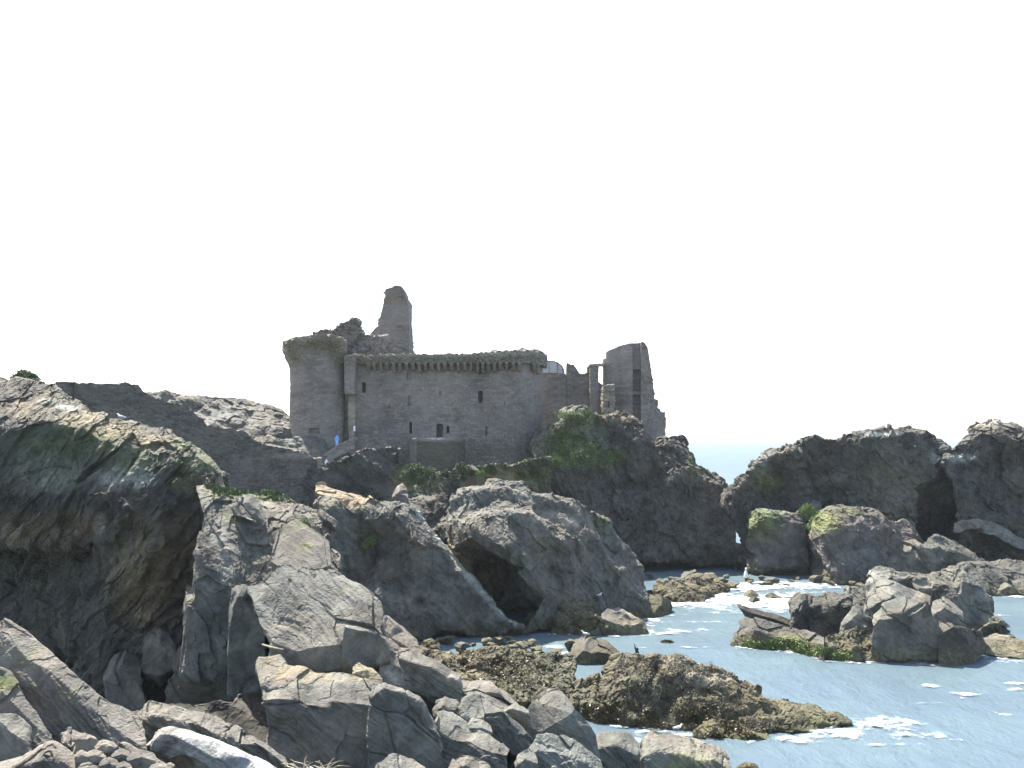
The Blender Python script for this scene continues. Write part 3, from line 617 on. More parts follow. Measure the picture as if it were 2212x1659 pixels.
mass('islet_rock', 'jumble of dark upright rocks at the left end of the islet', 'rock',
     [[(1700, 1320), (1704, 1295), (1721, 1277), (1745, 1280), (1764, 1285), (1790, 1280), (1809, 1282), (1835, 1290)], [(1702, 1335), (1725, 1300), (1745, 1312, 1), (1764, 1300), (1800, 1300), (1835, 1310)], [(1705, 1350), (1740, 1350), (1780, 1345, 1), (1830, 1345)], [(1705, 1385), (1760, 1395), (1835, 1400)]],
     [.6, 3, 3], 76, 'cliff', 6, MAT['dark_rock'], k=.55, dip=-.8)
mass('islet_rock', 'thin pointed slab jutting left over the water from the islet', 'rock',
     [[(1592, 1306), (1608, 1309), (1623, 1314), (1650, 1321), (1673, 1325), (1705, 1337), (1725, 1350)], [(1600, 1314), (1625, 1325), (1673, 1337), (1725, 1358)], [(1612, 1334), (1640, 1345), (1680, 1355), (1725, 1372)]],
     [.6, -9], 80, 'slab', 4, MAT['dark_rock'], k=.5, dip=.35, rnd=0, cut=False)
mass('islet_rock', 'layered dark rock below the pointed slab, green weed along its foot', 'rock',
     [[(1578, 1388), (1590, 1365), (1598, 1352), (1594, 1340), (1612, 1333), (1650, 1340), (1690, 1350), (1730, 1362), (1780, 1375)], [(1580, 1392), (1598, 1372), (1630, 1362), (1680, 1375), (1730, 1385), (1780, 1392)], [(1578, 1394), (1610, 1401), (1650, 1403), (1700, 1405), (1740, 1415), (1780, 1428)]],
     [.5, 2.2], 'water', 'cliff', 5, MAT['dark_rock'], k=.35, dip=.5, cut=False, paint={'m': [(1645, 1392, 35, 14, 1), (1700, 1390, 45, 16, 1), (1745, 1405, 30, 12, .8)]})
rk('low flat tan ledge at the right edge beyond the islet', [(2122, 1378), (2150, 1368), (2180, 1372), (2230, 1385), (2300, 1390)], [(2122, 1400), (2160, 1392), (2220, 1402), (2300, 1405)], [(2124, 1418), (2160, 1422), (2212, 1426), (2300, 1425)], 'water', .14, .8, sty='tidal', k=.3, mat=MAT['slab_rock'], name='rock_ledge', cat='rock', paint={'o': [(2180, 1390, 60, 20, .8)]})
mass('back_rock', 'jagged grey rock group standing behind the islet', 'rock',
     [[(1912, 1215), (1915, 1197), (1918, 1186), (1936, 1173), (1977, 1164), (1989, 1176), (2008, 1162), (2027, 1153), (2052, 1156), (2071, 1176), (2099, 1180), (2118, 1205), (2130, 1215)], [(1914, 1225), (1940, 1195), (1985, 1192), (2030, 1180), (2060, 1190), (2100, 1205), (2130, 1222)], [(1915, 1262), (1980, 1266), (2060, 1266), (2132, 1262)]],
     [.7, 2.5], 'water', 'cliff', 7, MAT['rock'], k=.5)
mass('back_rock', 'low dark rock shelf behind the islet reaching the right edge', 'rock',
     [[(2060, 1230), (2067, 1217), (2090, 1212), (2124, 1208), (2177, 1204), (2212, 1211), (2290, 1215)], [(2062, 1245), (2120, 1235), (2180, 1232), (2290, 1240)], [(2070, 1290), (2130, 1290), (2212, 1288), (2290, 1288)]],
     [.4, 1.3], 'water', 'cliff', 9, MAT['dark_rock'], k=.4)
rk('pale rounded boulder at the waterline on the right edge', [(2150, 1282), (2161, 1264), (2180, 1252), (2212, 1250), (2250, 1262)], [(2150, 1285), (2175, 1268), (2215, 1266), (2250, 1275)], [(2150, 1288), (2180, 1289), (2215, 1290), (2252, 1289)], 'water', .6, 2, mat=MAT['slab_rock'])

# ---- tidal reef in the middle
mass('tidal_reef', 'weedy barnacled hump of the tidal reef, largest of the reef', 'reef rock',
     [[(1190, 1500), (1230, 1475), (1290, 1462), (1340, 1450), (1375, 1440), (1400, 1425), (1434, 1422), (1465, 1420), (1506, 1431), (1559, 1444), (1600, 1468), (1640, 1490), (1665, 1515), (1690, 1535)],
      [(1190, 1515), (1250, 1500), (1330, 1480), (1380, 1460), (1434, 1445), (1500, 1460), (1550, 1475), (1600, 1500), (1640, 1525), (1690, 1548)],
      [(1200, 1530), (1280, 1520), (1360, 1505), (1410, 1490), (1440, 1500, .6), (1500, 1500), (1550, 1520), (1600, 1535), (1690, 1558)],
      [(1225, 1545), (1300, 1562), (1387, 1571), (1450, 1578), (1543, 1580), (1600, 1576), (1690, 1575)]],
     [.35, .8, 2.5], 'water', 'tidal', 5, MAT['tidal_rock'], k=.9, coarse=9, paint={'p': [(1520, 1465, 50, 15, .4), (1460, 1430, 50, 10, .4)], 'm': [(1390, 1560, 60, 15, .3)]})
mass('tidal_reef', 'low olive tongue of the reef pointing right into the foam', 'reef rock',
     [[(1560, 1560), (1606, 1505), (1653, 1505), (1692, 1512), (1762, 1525), (1787, 1534), (1822, 1543), (1837, 1560)], [(1560, 1575), (1640, 1550), (1700, 1545), (1780, 1555), (1836, 1564)], [(1575, 1594), (1668, 1586), (1709, 1586), (1784, 1580), (1836, 1572)]],
     [.16, .8], 'water', 'tidal', 4, MAT['tidal_rock'], k=.55, paint={'m': [(1740, 1560, 60, 15, .6), (1680, 1575, 40, 12, .4)], 'o': [(1760, 1540, 60, 10, .5)]})
mass('tidal_reef', 'dark wedge shaped rock at the back of the reef', 'reef rock',
     [[(1228, 1420), (1242, 1378), (1267, 1371), (1311, 1384), (1336, 1408), (1350, 1425)], [(1228, 1440), (1260, 1405), (1310, 1410), (1350, 1432)], [(1228, 1470), (1280, 1465), (1350, 1455)]],
     [.5, 2.5], 70, 'slab', 3, MAT['dark_rock'], k=.6)
mass('tidal_reef', 'brown rounded rock right of the dark wedge, the cormorant on it', 'reef rock',
     [[(1300, 1450), (1320, 1420), (1345, 1410), (1370, 1411), (1390, 1415), (1411, 1427), (1420, 1445)], [(1300, 1462), (1340, 1432), (1390, 1435), (1420, 1452)], [(1300, 1485), (1360, 1480), (1422, 1475)]],
     [.5, 1.6], 66, 'tidal', 3, MAT['tidal_rock'], k=.6)
mass('tidal_reef', 'broken pale brown rock flat at the left of the reef', 'reef rock',
     [[(895, 1412), (903, 1398), (929, 1384), (954, 1400), (975, 1406), (1023, 1408), (1064, 1396), (1098, 1400), (1142, 1410), (1200, 1414), (1240, 1418)], [(900, 1436), (960, 1428), (1030, 1430), (1100, 1426), (1180, 1432), (1240, 1440)], [(940, 1460), (1000, 1452), (1080, 1452), (1160, 1458), (1240, 1466)], [(960, 1520), (1050, 1515), (1140, 1515), (1240, 1525)]],
     [.25, .35, .3], 58, 'tidal', 6, MAT['tidal_rock'], k=.8, coarse=9)
rk('green algae-covered rock low in the water, right of the reef foot', [(1576, 1592), (1590, 1580), (1625, 1578), (1655, 1584), (1667, 1596)], [(1576, 1596), (1620, 1590), (1667, 1598)], [(1578, 1601), (1620, 1605), (1666, 1602)], 'water', .3, 1, sty='tidal', k=.3, mat=MAT['tidal_rock'], paint={'m': [(1620, 1590, 50, 15, 1)]}, name='shore_rock', cat='rock')
rk('brown weedy hump at the front edge of the reef', [(1500, 1580), (1520, 1560), (1560, 1552), (1600, 1565), (1625, 1585)], [(1500, 1590), (1550, 1575), (1625, 1590)], [(1505, 1597), (1560, 1600), (1625, 1597)], 'water', .4, 1.3, sty='tidal', k=.4, mat=MAT['tidal_rock'], paint={'m': [(1560, 1580, 60, 20, .5)]}, name='shore_rock', cat='rock')

# ---- left headland
mass('left_headland', None, None,
     [[(-80, 822), (0, 815), (26, 821), (60, 825), (89, 822), (117, 829), (134, 846), (155, 863), (172, 867), (192, 891), (223, 898), (240, 903), (261, 905), (285, 912), (313, 922), (344, 925), (371, 929), (382, 943), (395, 960), (423, 967), (447, 984), (467, 1008), (484, 1032), (492, 1056)],
      [(-80, 880), (0, 868), (60, 872, .5), (120, 882), (160, 905), (230, 925), (300, 945), (350, 960), (390, 980), (430, 1000), (460, 1025), (488, 1062)],
      [(-80, 935), (0, 925), (34, 932), (90, 905), (113, 914), (155, 922), (182, 930), (220, 950), (261, 967), (344, 980), (371, 998), (412, 1008), (433, 1032), (480, 1075)],
      [(-80, 1060), (0, 1060), (100, 1060), (200, 1060, -.6), (300, 1060, -1), (380, 1060), (430, 1060), (478, 1100)],
      [(-80, 1178), (0, 1176), (90, 1180), (180, 1178), (260, 1150, -1.4), (340, 1140, -1.4), (400, 1150), (440, 1150), (490, 1160)],
      [(-80, 1186, 7), (0, 1186, 7), (90, 1188, 6), (185, 1192, 3), (240, 1220, -1.2), (320, 1220, -1.4), (390, 1240), (440, 1230), (500, 1240)],
      [(-80, 1350, 6), (0, 1350, 6), (100, 1350, 4), (170, 1340, .5), (220, 1360, -1), (300, 1360, -.8), (390, 1340, .5), (500, 1330)],
      [(-80, 1560, 1), (0, 1560, 1), (100, 1560), (200, 1560), (300, 1560), (400, 1560), (520, 1560)]],
     [.55, .7, 5, 20, 30, 14, 9], 50, 'cliff', 12, MAT['dark_rock'], kind='structure', dip=-.9, k=1.3, calm=(14.5, 18.5), cut=False, coarse=20,
     paint={'o': [(170, 900, 60, 25, .9), (60, 885, 50, 20, .9), (240, 925, 60, 20, .9), (330, 950, 50, 18, .8), (100, 860, 30, 15, .8), (310, 1240, 70, 120, .8), (90, 1140, 120, 35, .6), (380, 1180, 40, 60, .4), (430, 1060, 25, 25, .4)],
            'm': [(150, 960, 120, 35, .5), (400, 960, 25, 25, .5), (400, 1020, 30, 40, .5), (300, 1000, 60, 30, .4), (90, 1010, 90, 40, .35)], 'p': [(280, 1030, 60, 25, .45), (70, 1020, 80, 40, .3), (340, 1420, 60, 50, .25), (215, 1130, 14, 20, .5), (150, 880, 25, 8, .6), (100, 865, 20, 8, .4), (300, 905, 30, 8, .5)]})
rk('rounded lichen-white boulder on the crest of the left headland', [(108, 900), (118, 882), (150, 880), (178, 887), (195, 905)], [(108, 912), (140, 893), (195, 912)], [(108, 928), (150, 932), (198, 925)], 54, .5, 2, mat=MAT['top_rock'], paint={'p': [(150, 885, 40, 10, .7)]})
rk('weathered boulder below the gull on the headland crest', [(308, 935), (320, 921), (345, 924), (372, 929), (384, 945)], [(308, 942), (345, 936), (384, 950)], [(308, 950), (345, 955), (384, 956)], 56, .5, 2, mat=MAT['top_rock'])
rk('humped boulder at the right end of the headland crest', [(395, 985), (410, 966), (430, 968), (455, 990), (475, 1015), (488, 1045)], [(398, 1000), (425, 985), (455, 1010), (486, 1052)], [(400, 1030), (440, 1050), (488, 1062)], 51.5, .7, 2.5, mat=MAT['top_rock'], paint={'m': [(430, 1010, 40, 30, .5)]})
# shoulder right of the headland
mass('rock_shoulder', None, None,
     [[(425, 1050), (447, 1040), (488, 1054), (543, 1056), (577, 1054), (605, 1063), (639, 1090), (687, 1108), (718, 1123), (722, 1140), (716, 1160), (735, 1200)],
      [(430, 1075), (470, 1070), (540, 1075), (590, 1080), (625, 1105), (665, 1125), (700, 1145), (712, 1168), (733, 1210)],
      [(440, 1110), (480, 1120), (540, 1130), (590, 1140), (640, 1160), (680, 1190), (712, 1215), (730, 1240)],
      [(430, 1180), (480, 1190), (540, 1200), (590, 1215), (640, 1235), (680, 1245), (720, 1260)],
      [(420, 1270), (480, 1285), (540, 1300), (600, 1310), (680, 1320), (720, 1330)],
      [(400, 1450), (480, 1480), (540, 1500), (620, 1500), (700, 1500), (740, 1480)]],
     [.45, .9, 1.1, 1.3, 5], 43, 'cliff', 7, MAT['rock'], kind='structure', dip=.75, k=.5, coarse=14,
     paint={'m': [(560, 1065, 90, 18, .9), (510, 1110, 30, 20, .4), (640, 1150, 40, 25, .4)], 'o': [(470, 1060, 40, 14, .5)], 'p': [(620, 1180, 40, 35, .3), (490, 1220, 20, 40, .3), (478, 1150, 20, 25, .25)]})
rk('squared grey block set in the shoulder below the green crest', [(498, 1090), (503, 1075), (545, 1070), (560, 1080), (572, 1112), (574, 1125)], [(500, 1096), (530, 1090), (560, 1100), (572, 1128)], [(502, 1118), (530, 1122), (550, 1138), (570, 1132)], 46.3, .7, 1.6, sty='slab', mat=MAT['slab_rock'], thick=1.8)
mass('rock_slab', 'upper light slab with a notched right edge, below the green crest', 'rock slab',
     [[(598, 1155), (612, 1135), (623, 1122), (640, 1119), (665, 1135), (690, 1152), (711, 1171)], [(590, 1185), (620, 1160), (660, 1172), (697, 1180), (712, 1190)], [(585, 1212), (620, 1200), (660, 1205), (695, 1210), (715, 1217)], [(600, 1222), (650, 1228), (693, 1228), (714, 1222)]],
     [.8, .95, .9], 43.6, 'slab', 2, MAT['slab_rock'], dip=.6, cut=False, seed=777, k=.6, paint={'m': [(640, 1135, 20, 12, .6), (660, 1180, 20, 10, .5)]})
mass('rock_slab', 'huge smooth grey slab with long cracks, centre of the left foreground', 'rock slab',
     [[(530, 1262), (570, 1250), (590, 1232), (611, 1216), (650, 1222), (711, 1227), (736, 1235), (751, 1250), (783, 1265), (803, 1280), (821, 1302), (827, 1322), (826, 1340)],
      [(533, 1280), (600, 1262), (660, 1255), (720, 1262), (770, 1290), (810, 1325), (825, 1348)],
      [(545, 1295), (568, 1310), (640, 1300), (710, 1310), (770, 1330), (822, 1352)],
      [(560, 1345), (578, 1362), (596, 1375), (640, 1355), (680, 1350), (713, 1347), (742, 1365), (770, 1360), (800, 1362), (824, 1366)],
      [(590, 1388), (620, 1402), (646, 1408), (671, 1400), (735, 1392), (742, 1375), (775, 1374), (826, 1374)],
      [(585, 1440), (646, 1455), (700, 1450), (740, 1440), (790, 1430), (835, 1425)]],
     [.8, .95, 1.0, .9, 6], 38.6, 'slab', 4, MAT['slab_rock'], dip=.55, k=1.0, coarse=12, cut=False)
rk('square block in shadow under the right corner of the huge slab', [(738, 1380), (742, 1345), (780, 1352), (820, 1368), (840, 1378), (842, 1400)], [(738, 1388), (744, 1353), (780, 1362), (822, 1378), (842, 1402)], [(738, 1432), (775, 1440), (810, 1436), (842, 1425)], 38.2, .5, 8, sty='slab', mat=MAT['slab_rock'], thick=3, k=.6)
rk('dark triangular column of rock left of the huge slab', [(395, 1330), (400, 1275), (404, 1262), (438, 1285), (473, 1330), (492, 1380)], [(393, 1380), (405, 1300), (440, 1310), (470, 1350), (494, 1400)], [(385, 1470), (430, 1480), (470, 1480), (500, 1480)], 44, 1.2, 8, sty='slab', mat=MAT['rock'], name='rock_column', cat='rock', thick=4, k=.6)
rk('second dark rock column standing in the shade beside the huge slab', [(495, 1330), (500, 1270), (530, 1262), (565, 1300), (575, 1350)], [(495, 1360), (510, 1290), (535, 1285), (572, 1370)], [(492, 1500), (530, 1510), (572, 1500)], 42, 1.2, 12, sty='slab', mat=MAT['rock'], name='rock_column', cat='rock', thick=4, k=.6)
mass('rock_slab', 'broad brown-topped block with a deep shadowed front, under the huge slab', 'rock slab',
     [[(556, 1445), (560, 1423), (603, 1420), (619, 1440), (647, 1442), (687, 1453), (725, 1451), (766, 1455), (794, 1463), (824, 1464)],
      [(566, 1480), (600, 1462), (650, 1470), (700, 1478), (760, 1482), (805, 1482), (830, 1480)],
      [(568, 1510), (575, 1535), (625, 1530), (632, 1512), (690, 1512), (734, 1526), (784, 1530), (812, 1515), (840, 1505)],
      [(578, 1560), (600, 1570), (622, 1575), (640, 1560, .3), (720, 1560), (780, 1560), (840, 1540)],
      [(570, 1680), (640, 1690), (720, 1690), (800, 1690), (850, 1690)]],
     [.4, .55, 4, 7], 34, 'slab', 4.5, MAT['slab_rock'], k=1.2, dip=.5, coarse=12,
     paint={'o': [(650, 1455, 80, 20, .8), (790, 1462, 40, 12, .9), (580, 1430, 25, 14, .6)]})
rk('narrow tan ledge stone tucked under the square block', [(760, 1440), (775, 1432), (805, 1445), (826, 1465)], [(760, 1455), (785, 1450), (826, 1467)], [(765, 1470), (795, 1475), (826, 1470)], 36.6, .4, 2, mat=MAT['sand_rock'])
mass('rock_slab', 'wide dark-fronted boulder in the middle foreground, thin lit top edge', 'rock slab',
     [[(800, 1500), (808, 1485), (830, 1478), (881, 1493), (906, 1508), (922, 1530), (935, 1550), (945, 1570)], [(800, 1510), (830, 1488), (878, 1502), (903, 1518), (930, 1555), (945, 1580)], [(795, 1560), (850, 1550), (900, 1565), (950, 1590)], [(790, 1690), (860, 1700), (920, 1700), (960, 1690)]],
     [.3, 3, 4], 33.5, 'slab', 3.5, MAT['slab_rock'], k=1.0)
rk('boulder with a bright rounded top and black shaded front', [(862, 1410), (866, 1402), (897, 1411), (925, 1425), (953, 1440), (990, 1464), (995, 1480)], [(864, 1424), (884, 1433), (943, 1447), (960, 1458), (985, 1473), (995, 1490)], [(872, 1470), (886, 1490), (928, 1505), (970, 1516), (994, 1516)], 38.5, .35, 5, sty='slab', mat=MAT['slab_rock'], thick=2.5)
rk('slanting thin slab above the bright-topped boulder', [(822, 1335), (832, 1330), (860, 1352), (900, 1385), (915, 1405)], [(824, 1350), (850, 1370), (880, 1395), (905, 1415)], [(826, 1372), (850, 1395), (880, 1415), (905, 1425)], 40.5, .5, 1.2, sty='slab', mat=MAT['slab_rock'], name='rock_slab', cat='rock slab', thick=1.6)
rk('second slanting slab just below the first, above the bright-topped boulder', [(832, 1385), (842, 1378), (870, 1398), (905, 1418), (925, 1430)], [(836, 1398), (865, 1412), (900, 1428), (928, 1438)], [(850, 1420), (880, 1440), (905, 1446), (930, 1446)], 39.4, .5, 1.3, sty='slab', mat=MAT['slab_rock'], name='rock_slab', cat='rock slab', thick=1.5)
rk('glistening cracked rock between the brown block and the bright-topped boulder', [(820, 1425), (835, 1405), (862, 1405), (878, 1450), (890, 1490)], [(820, 1440), (845, 1425), (870, 1465), (888, 1496)], [(818, 1475), (850, 1488), (888, 1502)], 38, .7, 2, sty='tidal', k=.3, mat=MAT['rock'], thick=2, paint={'p': [(850, 1450, 30, 30, .35)]})
rk('flat bright slab lying right of the bright-topped boulder', [(992, 1480), (994, 1470), (1022, 1468), (1065, 1480), (1094, 1494), (1120, 1520)], [(995, 1492), (1030, 1490), (1070, 1502), (1119, 1524)], [(1000, 1500), (1040, 1508), (1080, 1518), (1119, 1530)], 39.5, .22, 3, sty='slab', mat=MAT['slab_rock'], name='rock_slab', cat='rock slab', thick=1.6)
rk('dark-edged slab under the flat bright slab', [(1000, 1500), (1040, 1495), (1085, 1510), (1141, 1537)], [(1000, 1510), (1050, 1512), (1090, 1528), (1141, 1541)], [(1005, 1530), (1060, 1545), (1100, 1550), (1141, 1548)], 38.6, .25, 2.5, sty='slab', mat=MAT['slab_rock'], name='rock_slab', cat='rock slab', thick=1.8)
rk('rounded grey boulder in front of the bright-topped boulder', [(934, 1530), (942, 1513), (960, 1506), (985, 1512), (1000, 1530), (1000, 1545)], [(934, 1538), (960, 1524), (1000, 1548)], [(936, 1556), (965, 1562), (1000, 1560)], 37, .6, 3, mat=MAT['slab_rock'])
rk('large angular boulder with a lit left face, right of the rounded grey one', [(996, 1530), (1003, 1512), (1019, 1502), (1040, 1508), (1084, 1540), (1122, 1572), (1150, 1607)], [(1000, 1548), (1030, 1555), (1060, 1568), (1082, 1548), (1120, 1590), (1150, 1615)], [(1005, 1570), (1060, 1600), (1100, 1625), (1150, 1632)], 36, .55, 4, sty='slab', mat=MAT['slab_rock'], thick=2.5)
mass('rock_slab', 'long pale slab running down to the right in the middle foreground', 'rock slab',
     [[(932, 1552), (940, 1540), (959, 1535), (984, 1541), (1016, 1556), (1040, 1577), (1070, 1598), (1098, 1620)], [(936, 1560), (956, 1578), (991, 1594), (1040, 1618), (1095, 1632)], [(930, 1600), (960, 1620), (1000, 1640), (1050, 1655), (1098, 1652)], [(925, 1690), (970, 1700), (1040, 1700), (1100, 1690)]],
     [.3, 2.5, 4], 34, 'slab', 3, MAT['slab_rock'], k=1.0)
rk('small squarish stone wedged between the long slab and the angular boulder', [(1012, 1566), (1020, 1553), (1045, 1556), (1062, 1568), (1064, 1580)], [(1014, 1574), (1040, 1572), (1064, 1582)], [(1016, 1590), (1040, 1596), (1064, 1594)], 35.4, .5, 3, mat=MAT['slab_rock'])
rk('tall pale boulder with one broad flat face, centre bottom', [(1122, 1555), (1128, 1545), (1153, 1512), (1178, 1491), (1197, 1486), (1212, 1489), (1231, 1506), (1243, 1528), (1262, 1547), (1287, 1584), (1298, 1634)],
   [(1126, 1562), (1168, 1582), (1212, 1592), (1228, 1570), (1236, 1540), (1262, 1580), (1298, 1644)], [(1126, 1580), (1168, 1630), (1212, 1650), (1260, 1660), (1300, 1655)], 39, .95, 4, sty='slab', mat=MAT['slab_rock'], thick=3.2, coarse=8, cut=False, k=.6)
rk('streaked rugged boulder at the bottom in front of the tall pale one', [(1130, 1640), (1143, 1618), (1162, 1588), (1187, 1586), (1231, 1602), (1262, 1621), (1294, 1645), (1305, 1670)], [(1132, 1655), (1162, 1620), (1200, 1625), (1262, 1650), (1305, 1685)], [(1125, 1700), (1200, 1710), (1260, 1710), (1310, 1700)], 35, .6, 2.5, sty='slab', k=1.4, mat=MAT['near_rock'], thick=2.5)
rk('small pale wedge left of the streaked boulder at the bottom', [(1112, 1650), (1120, 1630), (1138, 1620), (1155, 1626), (1160, 1640)], [(1114, 1658), (1135, 1640), (1160, 1650)], [(1112, 1680), (1140, 1690), (1165, 1680)], 34.5, .6, 3, mat=MAT['near_rock'])
rk('dark low boulder between the tall pale boulder and the cracked one', [(1290, 1600), (1296, 1586), (1325, 1582), (1362, 1584), (1376, 1603), (1380, 1625)], [(1290, 1625), (1330, 1612), (1378, 1635)], [(1288, 1680), (1340, 1690), (1385, 1680)], 42, .35, 3, sty='slab', mat=MAT['rock'], thick=3)
rk('broad cracked boulder at the bottom edge, green algae on its front', [(1378, 1625), (1382, 1605), (1400, 1584), (1413, 1578), (1450, 1581), (1497, 1593), (1530, 1608), (1562, 1618), (1576, 1636), (1580, 1660)], [(1380, 1640), (1420, 1625), (1480, 1632), (1540, 1640), (1580, 1665)], [(1375, 1700), (1450, 1710), (1530, 1710), (1585, 1700)], 43.5, .4, 2, sty='slab', mat=MAT['slab_rock'], thick=4, paint={'m': [(1480, 1650, 60, 20, .45)]}, k=1.2)
rk('small tan rock tip at the bottom edge in the water', [(1585, 1662), (1606, 1648), (1625, 1643), (1637, 1653), (1642, 1670)], [(1585, 1668), (1620, 1655), (1642, 1672)], [(1585, 1690), (1620, 1695), (1645, 1690)], 47.5, .5, 2, mat=MAT['tidal_rock'])
rk('pointed stone at the bottom edge under the broad dark-fronted boulder', [(960, 1665), (975, 1640), (1000, 1625), (1035, 1632), (1060, 1650), (1075, 1680)], [(962, 1680), (1005, 1650), (1070, 1690)], [(955, 1720), (1010, 1730), (1080, 1720)], 31.5, .5, 2.5, sty='slab', mat=MAT['slab_rock'])
rk('grey stone at the bottom edge beneath the deep-shadowed block', [(800, 1680), (815, 1650), (850, 1630), (890, 1640), (920, 1665), (925, 1690)], [(802, 1690), (850, 1660), (922, 1695)], [(800, 1730), (860, 1740), (930, 1730)], 30.5, .5, 2.5, sty='slab', mat=MAT['slab_rock'])

# ---- lower foreground, left
mass('rock_ridge', 'long slanting bedded slab running down from the left edge', 'rock slab',
     [[(-60, 1330), (0, 1342), (12, 1344), (47, 1362), (78, 1387), (103, 1409), (125, 1431), (162, 1462), (203, 1497), (237, 1522), (272, 1534), (297, 1550), (312, 1580)],
      [(-60, 1350), (0, 1366), (62, 1425), (103, 1450), (140, 1480), (187, 1520), (237, 1566), (294, 1605), (315, 1620)],
      [(-60, 1440), (0, 1450), (69, 1481), (109, 1490), (162, 1525), (220, 1580), (270, 1625), (315, 1640)],
      [(-60, 1700), (0, 1710), (100, 1720), (200, 1730), (320, 1740)]],
     [.7, 1.8, 4], 21, 'near', 2.5, MAT['near_rock'], dip=.7, k=1.3, coarse=10, cut=False, paint={'m': [(40, 1410, 40, 25, .3), (160, 1500, 20, 15, .4)]})
rk('second slanting slab below the first at the left edge', [(-60, 1430), (0, 1444), (19, 1453), (47, 1494), (84, 1544), (109, 1578), (116, 1600)], [(-60, 1500), (0, 1490), (30, 1520), (70, 1575), (105, 1615)], [(-60, 1620), (0, 1630), (60, 1650), (110, 1660)], 19.3, .9, 2, sty='near', mat=MAT['near_rock'], name='rock_slab', cat='rock slab', thick=1.6, paint={'m': [(5, 1475, 40, 20, .8)]})
rk('smooth rounded boulder at the left edge near the bottom corner', [(-60, 1545), (0, 1543), (34, 1543), (62, 1572), (70, 1600), (68, 1625)], [(-60, 1580), (10, 1572), (50, 1600), (68, 1632)], [(-60, 1660), (20, 1665), (68, 1650)], 18, .8, 3, sty='near', mat=MAT['near_rock'], thick=1.4)
rk('bottom left corner slab with pale curved top', [(-60, 1640), (0, 1630), (50, 1612), (78, 1592), (100, 1597), (140, 1625), (178, 1656), (190, 1680)], [(-60, 1665), (40, 1650), (90, 1625), (140, 1650), (190, 1690)], [(-60, 1720), (60, 1730), (190, 1730)], 16.5, .5, 3, sty='near', mat=MAT['near_rock'], name='rock_slab', cat='rock slab', thick=1.4)
rk('slab with a thin bright upper edge over a bed of cobbles', [(140, 1580), (145, 1565), (160, 1570), (219, 1590), (281, 1612), (330, 1635), (372, 1658)], [(140, 1600), (170, 1590), (219, 1604), (281, 1625), (370, 1668)], [(150, 1700), (220, 1710), (290, 1720), (375, 1715)], 17.5, .4, 3, sty='near', mat=MAT['near_rock'], name='rock_slab', cat='rock slab', thick=1.2)
rk('long-backed boulder with a knobbly top above the white rock', [(290, 1560), (297, 1540), (319, 1513), (359, 1520), (416, 1531), (469, 1544), (506, 1562), (520, 1578), (516, 1600)], [(292, 1580), (330, 1550), (380, 1552), (440, 1568), (490, 1590), (515, 1606)], [(290, 1620), (380, 1640), (450, 1650), (515, 1640)], 24, .5, 2, sty='near', k=1.5, mat=MAT['near_rock'], thick=2.2)
rk('small cracked boulder with sunlit crown between the white rock and the deep-shadowed block', [(508, 1600), (513, 1578), (547, 1584), (578, 1603), (616, 1634), (622, 1650)], [(510, 1610), (545, 1600), (580, 1622), (622, 1656)], [(505, 1680), (560, 1690), (625, 1690)], 26, .6, 2.5, sty='near', k=1.3, mat=MAT['near_rock'], thick=2)
mass('white_boulder', 'bleached white log-shaped boulder at the bottom, brightest rock of all', 'boulder',
     [[(285, 1606), (288, 1598), (312, 1578), (369, 1564), (422, 1584), (469, 1599), (531, 1624), (562, 1637), (600, 1660), (620, 1680)],
      [(294, 1612), (325, 1598), (375, 1590), (430, 1606), (490, 1626), (560, 1656), (620, 1690)],
      [(312, 1622), (350, 1630), (400, 1645), (470, 1665), (560, 1690), (620, 1705)],
      [(315, 1660), (375, 1690), (450, 1710), (560, 1730), (620, 1730)]],
     [.4, 1.2, 5], 20, 'near', 1.6, MAT['white_rock'], dip=.35, k=.9, rnd=2, paint={'p': [(320, 1588, 34, 18, .75), (430, 1590, 60, 8, .5), (520, 1618, 40, 8, .4)]})
cob = [(182, 1600, 30, 16), (228, 1612, 26, 15), (262, 1632, 24, 18), (306, 1640, 34, 22), (205, 1634, 24, 15), (176, 1634, 16, 13), (236, 1652, 22, 17), (268, 1658, 18, 14), (192, 1660, 26, 15), (340, 1662, 22, 14)]
txt = ['topmost, dark and flat', 'flat one below the thin slab edge', 'squarish one in the middle', 'largest, pale and rounded', 'flat one left of the middle', 'small one at the left side', 'one in front of the middle', 'small dark one by the bottom edge', 'lower left one', 'last one at the right']
for (x, y, a, b), t in zip(cob, txt):
    rk('grey stone on the slab at bottom left, %s' % t, [(x - a, y), (x - a * .6, y - b * .7), (x, y - b), (x + a * .7, y - b * .6), (x + a, y)], [(x - a * .9, y + b * .2), (x, y - b * .2), (x + a * .9, y + b * .2)], [(x - a * .8, y + b * .8), (x, y + b), (x + a * .8, y + b * .8)],
       17.0 - (y - 1600) * .012, .6, 2.5, sty='boulder', mat=MAT['near_rock'], name='cobble', cat='cobble', k=.5, group='cobbles on the slab at bottom left')
